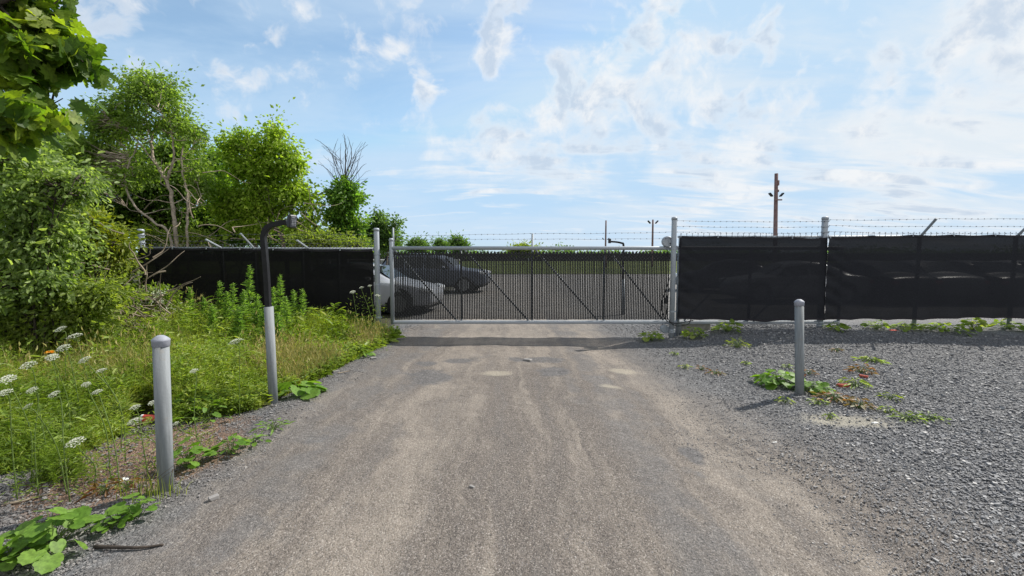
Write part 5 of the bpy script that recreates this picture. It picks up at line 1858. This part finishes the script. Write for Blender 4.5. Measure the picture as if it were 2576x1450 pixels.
for px, py, mt_, sz, lab in ((1764, 930, 'redweed', .05, 'tiny reddish sprig at the left end of the gravel, nearest the drive'), (1877, 919, 'weed', .05, 'tiny green sprig between the grassy tuft and the big clump'), (1980, 928, 'weed', .05, 'tiny green sprig just behind the big clump'),
                             (2033, 945, 'redweed', .07, 'red tinged sprig showing right behind the gravel bollard'), (1975, 1016, 'grass', .06, 'flat pale sprig in front of the gravel bollard foot'), (2088, 1052, 'weed', .045, 'single sprig below the reddish clump'),
                             (2232, 1040, 'weed', .055, 'sprig above the right end of the pale dried puddle'), (1723, 927, 'grass', .05, 'faint grassy sprig at the edge of the drive'), (1697, 893, 'weed', .05, 'small sprig in front of the roller gate post')):
    broad(px, py, sz * 1.3, 16, sz, lab, mt_, hmax=sz * 1.2, group=GR, wr=.35, shape=LEAF_D, name='weed_clump')
FR = 'weeds along the foot of the right screen'
for px, py, n, sp, hm, lab in ((1745, 830, 22, .20, .14, 'weeds around the concrete block'), (1640, 832, 26, .22, .12, 'yellow green weeds left of the roller gate post'), (1830, 828, 26, .26, .15, 'weeds under the screen right of the concrete block'), (2105, 829, 16, .2, .10, 'weeds at the foot of the terminal post'),
                           (2205, 825, 24, .22, .13, 'pointed clump of weeds under the second bay of screen'), (2290, 826, 36, .32, .11, 'long green weed patch left of the line post'), (2375, 828, 40, .36, .12, 'long green weed patch right of the line post'),
                           (2447, 826, 26, .16, .17, 'upright blue green weed under the screen'), (2540, 826, 34, .34, .12, 'weed patch under the screen at the right edge')):
    z = .12
    c0 = at(px, py, YG + .18)
    root = broad(px, py + 5, sp, n + 12, .095, lab, 'weed', z=.16, hmax=hm * 1.5, group=FR, wr=.75, name='weed_clump')

# ------------------------------------------------------------------ odds and ends on the ground
p = onz(368, 1052, .03)
root = thing('paper_cup', 'red paper cup with a white lid lying on its side behind the near bollard', 'cup', (p[0], p[1], gh(p[0], p[1])))
g = Geo()
lathe(g, [(.028, -.055), (.030, -.054), (.040, .05), (.038, .055)], (0, 0, 0), 24)
V = np.concatenate(g.V)
Rm = np.array(Vector((-1, -.35, .05)).to_track_quat('Z', 'Y').to_matrix()).T
cz = np.array([p[0] + .03, p[1], gh(p[0], p[1]) + .042])
g.V = [V @ Rm + cz]
g.build('cup_body', M['red'], root, True)
g = Geo()
lathe(g, [(.001, .060), (.036, .060), (.038, .072), (.043, .068), (.043, .052), (.040, .050)], (0, 0, 0), 24)
g.V = [np.concatenate(g.V) @ Rm + cz]
g.build('lid', M['white'], root, True)


def chip(name, px, py, s, mat, label, cat, flat=.3, rz=None):
    p = onz(px, py)
    z0 = float(gh(p[0], p[1]))
    g = Geo()
    T0 = np.array([[a, b, c] for c in (-.5, .5) for b in (-.5, .5) for a in (-.5, .5)]) * (1 + rng.normal(0, .16, (8, 3))) * np.array([1, .6, flat]) * s
    a = rng.uniform(0, 3.1) if rz is None else rz
    V = np.stack([T0[:, 0] * math.cos(a) - T0[:, 1] * math.sin(a), T0[:, 0] * math.sin(a) + T0[:, 1] * math.cos(a), T0[:, 2]], 1)
    g.add(V + (p[0], p[1], z0 + s * flat * .45), [[[0, 2, 3, 1], [4, 5, 7, 6], [0, 1, 5, 4], [2, 6, 7, 3], [0, 4, 6, 2], [1, 3, 7, 5]]])
    o = g.build(name, M[mat], None)
    md = o.modifiers.new('edge', 'BEVEL')
    md.width = s * .06
    tag(o, label, cat)


chip('brick_chip', 2122, 973, .13, 'brick', 'flat red brick chip left of the narrow leaved weed', 'brick chip', .28, .1)
chip('brick_chip', 2172, 955, .10, 'brick', 'red brick chip half under the green and red weed', 'brick chip', .3)
chip('red_scrap', 2247, 852, .14, 'red', 'bright red scrap lying in the shadow of the right screen', 'scrap', .12, -.15)
chip('blue_scrap', 2006, 972, .07, 'cyan', 'pale blue plastic scrap in the weeds left of the bollard foot', 'scrap', .5)
chip('paper_scrap', 1648, 985, .05, 'white', 'thin white paper strip on the gravel right of the drive', 'scrap', .06, 1.9)
chip('paper_scrap', 1946, 1115, .055, 'white', 'white paper flake on the gravel edge below the bollard shadow', 'scrap', .08)
chip('paper_scrap', 306, 1212, .075, 'white', 'white crumpled scrap left of the near bollard foot', 'scrap', .35)
chip('paper_scrap', 2200, 1066, .06, 'white', 'small white flake on the pale dried puddle', 'scrap', .12)
chip('rock', 538, 1268, .06, 'stone', 'dark angular rock at the edge of the dirt right of the near bollard', 'rock', .5)
chip('rock', 1327, 907, .13, 'stone', 'flat dark rock in the middle of the drive before the gate', 'rock', .25, 2.7)
chip('rock', 940, 905, .10, 'stone', 'pale flat rock at the left side of the drive', 'rock', .3)
chip('rock', 1188, 1232, .035, 'stone', 'pebble nearest the middle of the drive', 'rock', .55)
chip('rock', 845, 940, .09, 'stone', 'stone lying where weeds and drive meet above the floppy plant', 'rock', .4)


def stick(pts, r, label, mat='drytwig', name='stick'):
    P = []
    for px, py, z in pts:
        q_ = onz(px, py)
        q_[2] = gh(q_[0], q_[1]) + z
        P.append(q_)
    g = Geo()
    c = curve(P, 18)
    tube(g, c, np.linspace(r, r * .55, len(c)), 7)
    tag(g.build(name, M[mat], None, True), label, 'stick')


stick([(240, 1393, .012), (300, 1398, .02), (360, 1396, .018), (412, 1385, .012)], .011, 'dark bent root lying on the dirt at the lower left', 'bark_dark', 'root')
stick([(10, 1270, .01), (70, 1258, .015), (128, 1240, .012)], .010, 'pale stick lying on the stones at the left edge')
stick([(447, 1118, .01), (500, 1100, .03), (548, 1078, .02)], .006, 'thin pale stick right of the near bollard')
stick([(372, 1145, .01), (392, 1130, .01), (400, 1122, .012)], .007, 'short pale stick left of the near bollard')
stick([(385, 1062, .02), (340, 1072, .02), (310, 1080, .01)], .007, 'thin grey stick beside the red cup')
stick([(850, 945, .01), (880, 938, .01)], .008, 'short twig on the verge below the dead leaf')
# dry seed stalks leaning across the near bollard
g = Geo()
P0 = onz(375, 1255)
for k in range(7):
    a = P0 + (rng.normal(0, .05), rng.normal(0, .03), 0)
    t_ = at(382 + rng.uniform(-10, 62), rng.uniform(1140, 1190), P0[1] - .1)
    c = curve([a, (a + t_) / 2 + (-.02, 0, .02), t_], 10)
    tube(g, c, np.linspace(.0024, .0014, len(c)), 4)
    tube(g, [c[-1] - (0, 0, .012), c[-1] + (.004, 0, .012)], .004, 5)
tag(g.build('seed_stalks', M['bark']), 'few thin dry seed stalks leaning across the foot of the near bollard', 'weed')
g = Geo()
x = P0[0] + rng.normal(0, .10, 60)
y = P0[1] + rng.normal(0, .05, 60)
blades(g, np.stack([x, y, gh(x, y)], 1), rng.uniform(.08, .26, 60), rng.normal(0, .05, (60, 3)) * (1, 1, 0), np.full(60, .006))
tag(g.build('grass_tuft', M['grass']), 'small grass tuft growing at the foot of the near bollard', 'grass tuft')
for px, py, lab in ((265, 1240, 'dark leaved tuft left of the grass at the near bollard'), (320, 1235, 'narrow dark tuft beside the white crumpled scrap')):
    broad(px, py, .07, 16, .08, lab, 'redweed', hmax=.09, group=None, wr=.22, shape=LEAF_D, name='weed_clump', flat=1.2)
# feathery tuft in front
g = Geo()
p = onz(150, 1205)
x = p[0] + rng.normal(0, .12, 80)
y = p[1] + rng.normal(0, .07, 80)
leafy(g, x, y, rng.uniform(.08, .3, 80), 46, .045, .09, LEAF_D, .6, .2)
tag(g.build('fern_tuft', M['weed']), 'bright feathery green tuft on the bark litter at the lower left', 'weed', 'feathery tufts')
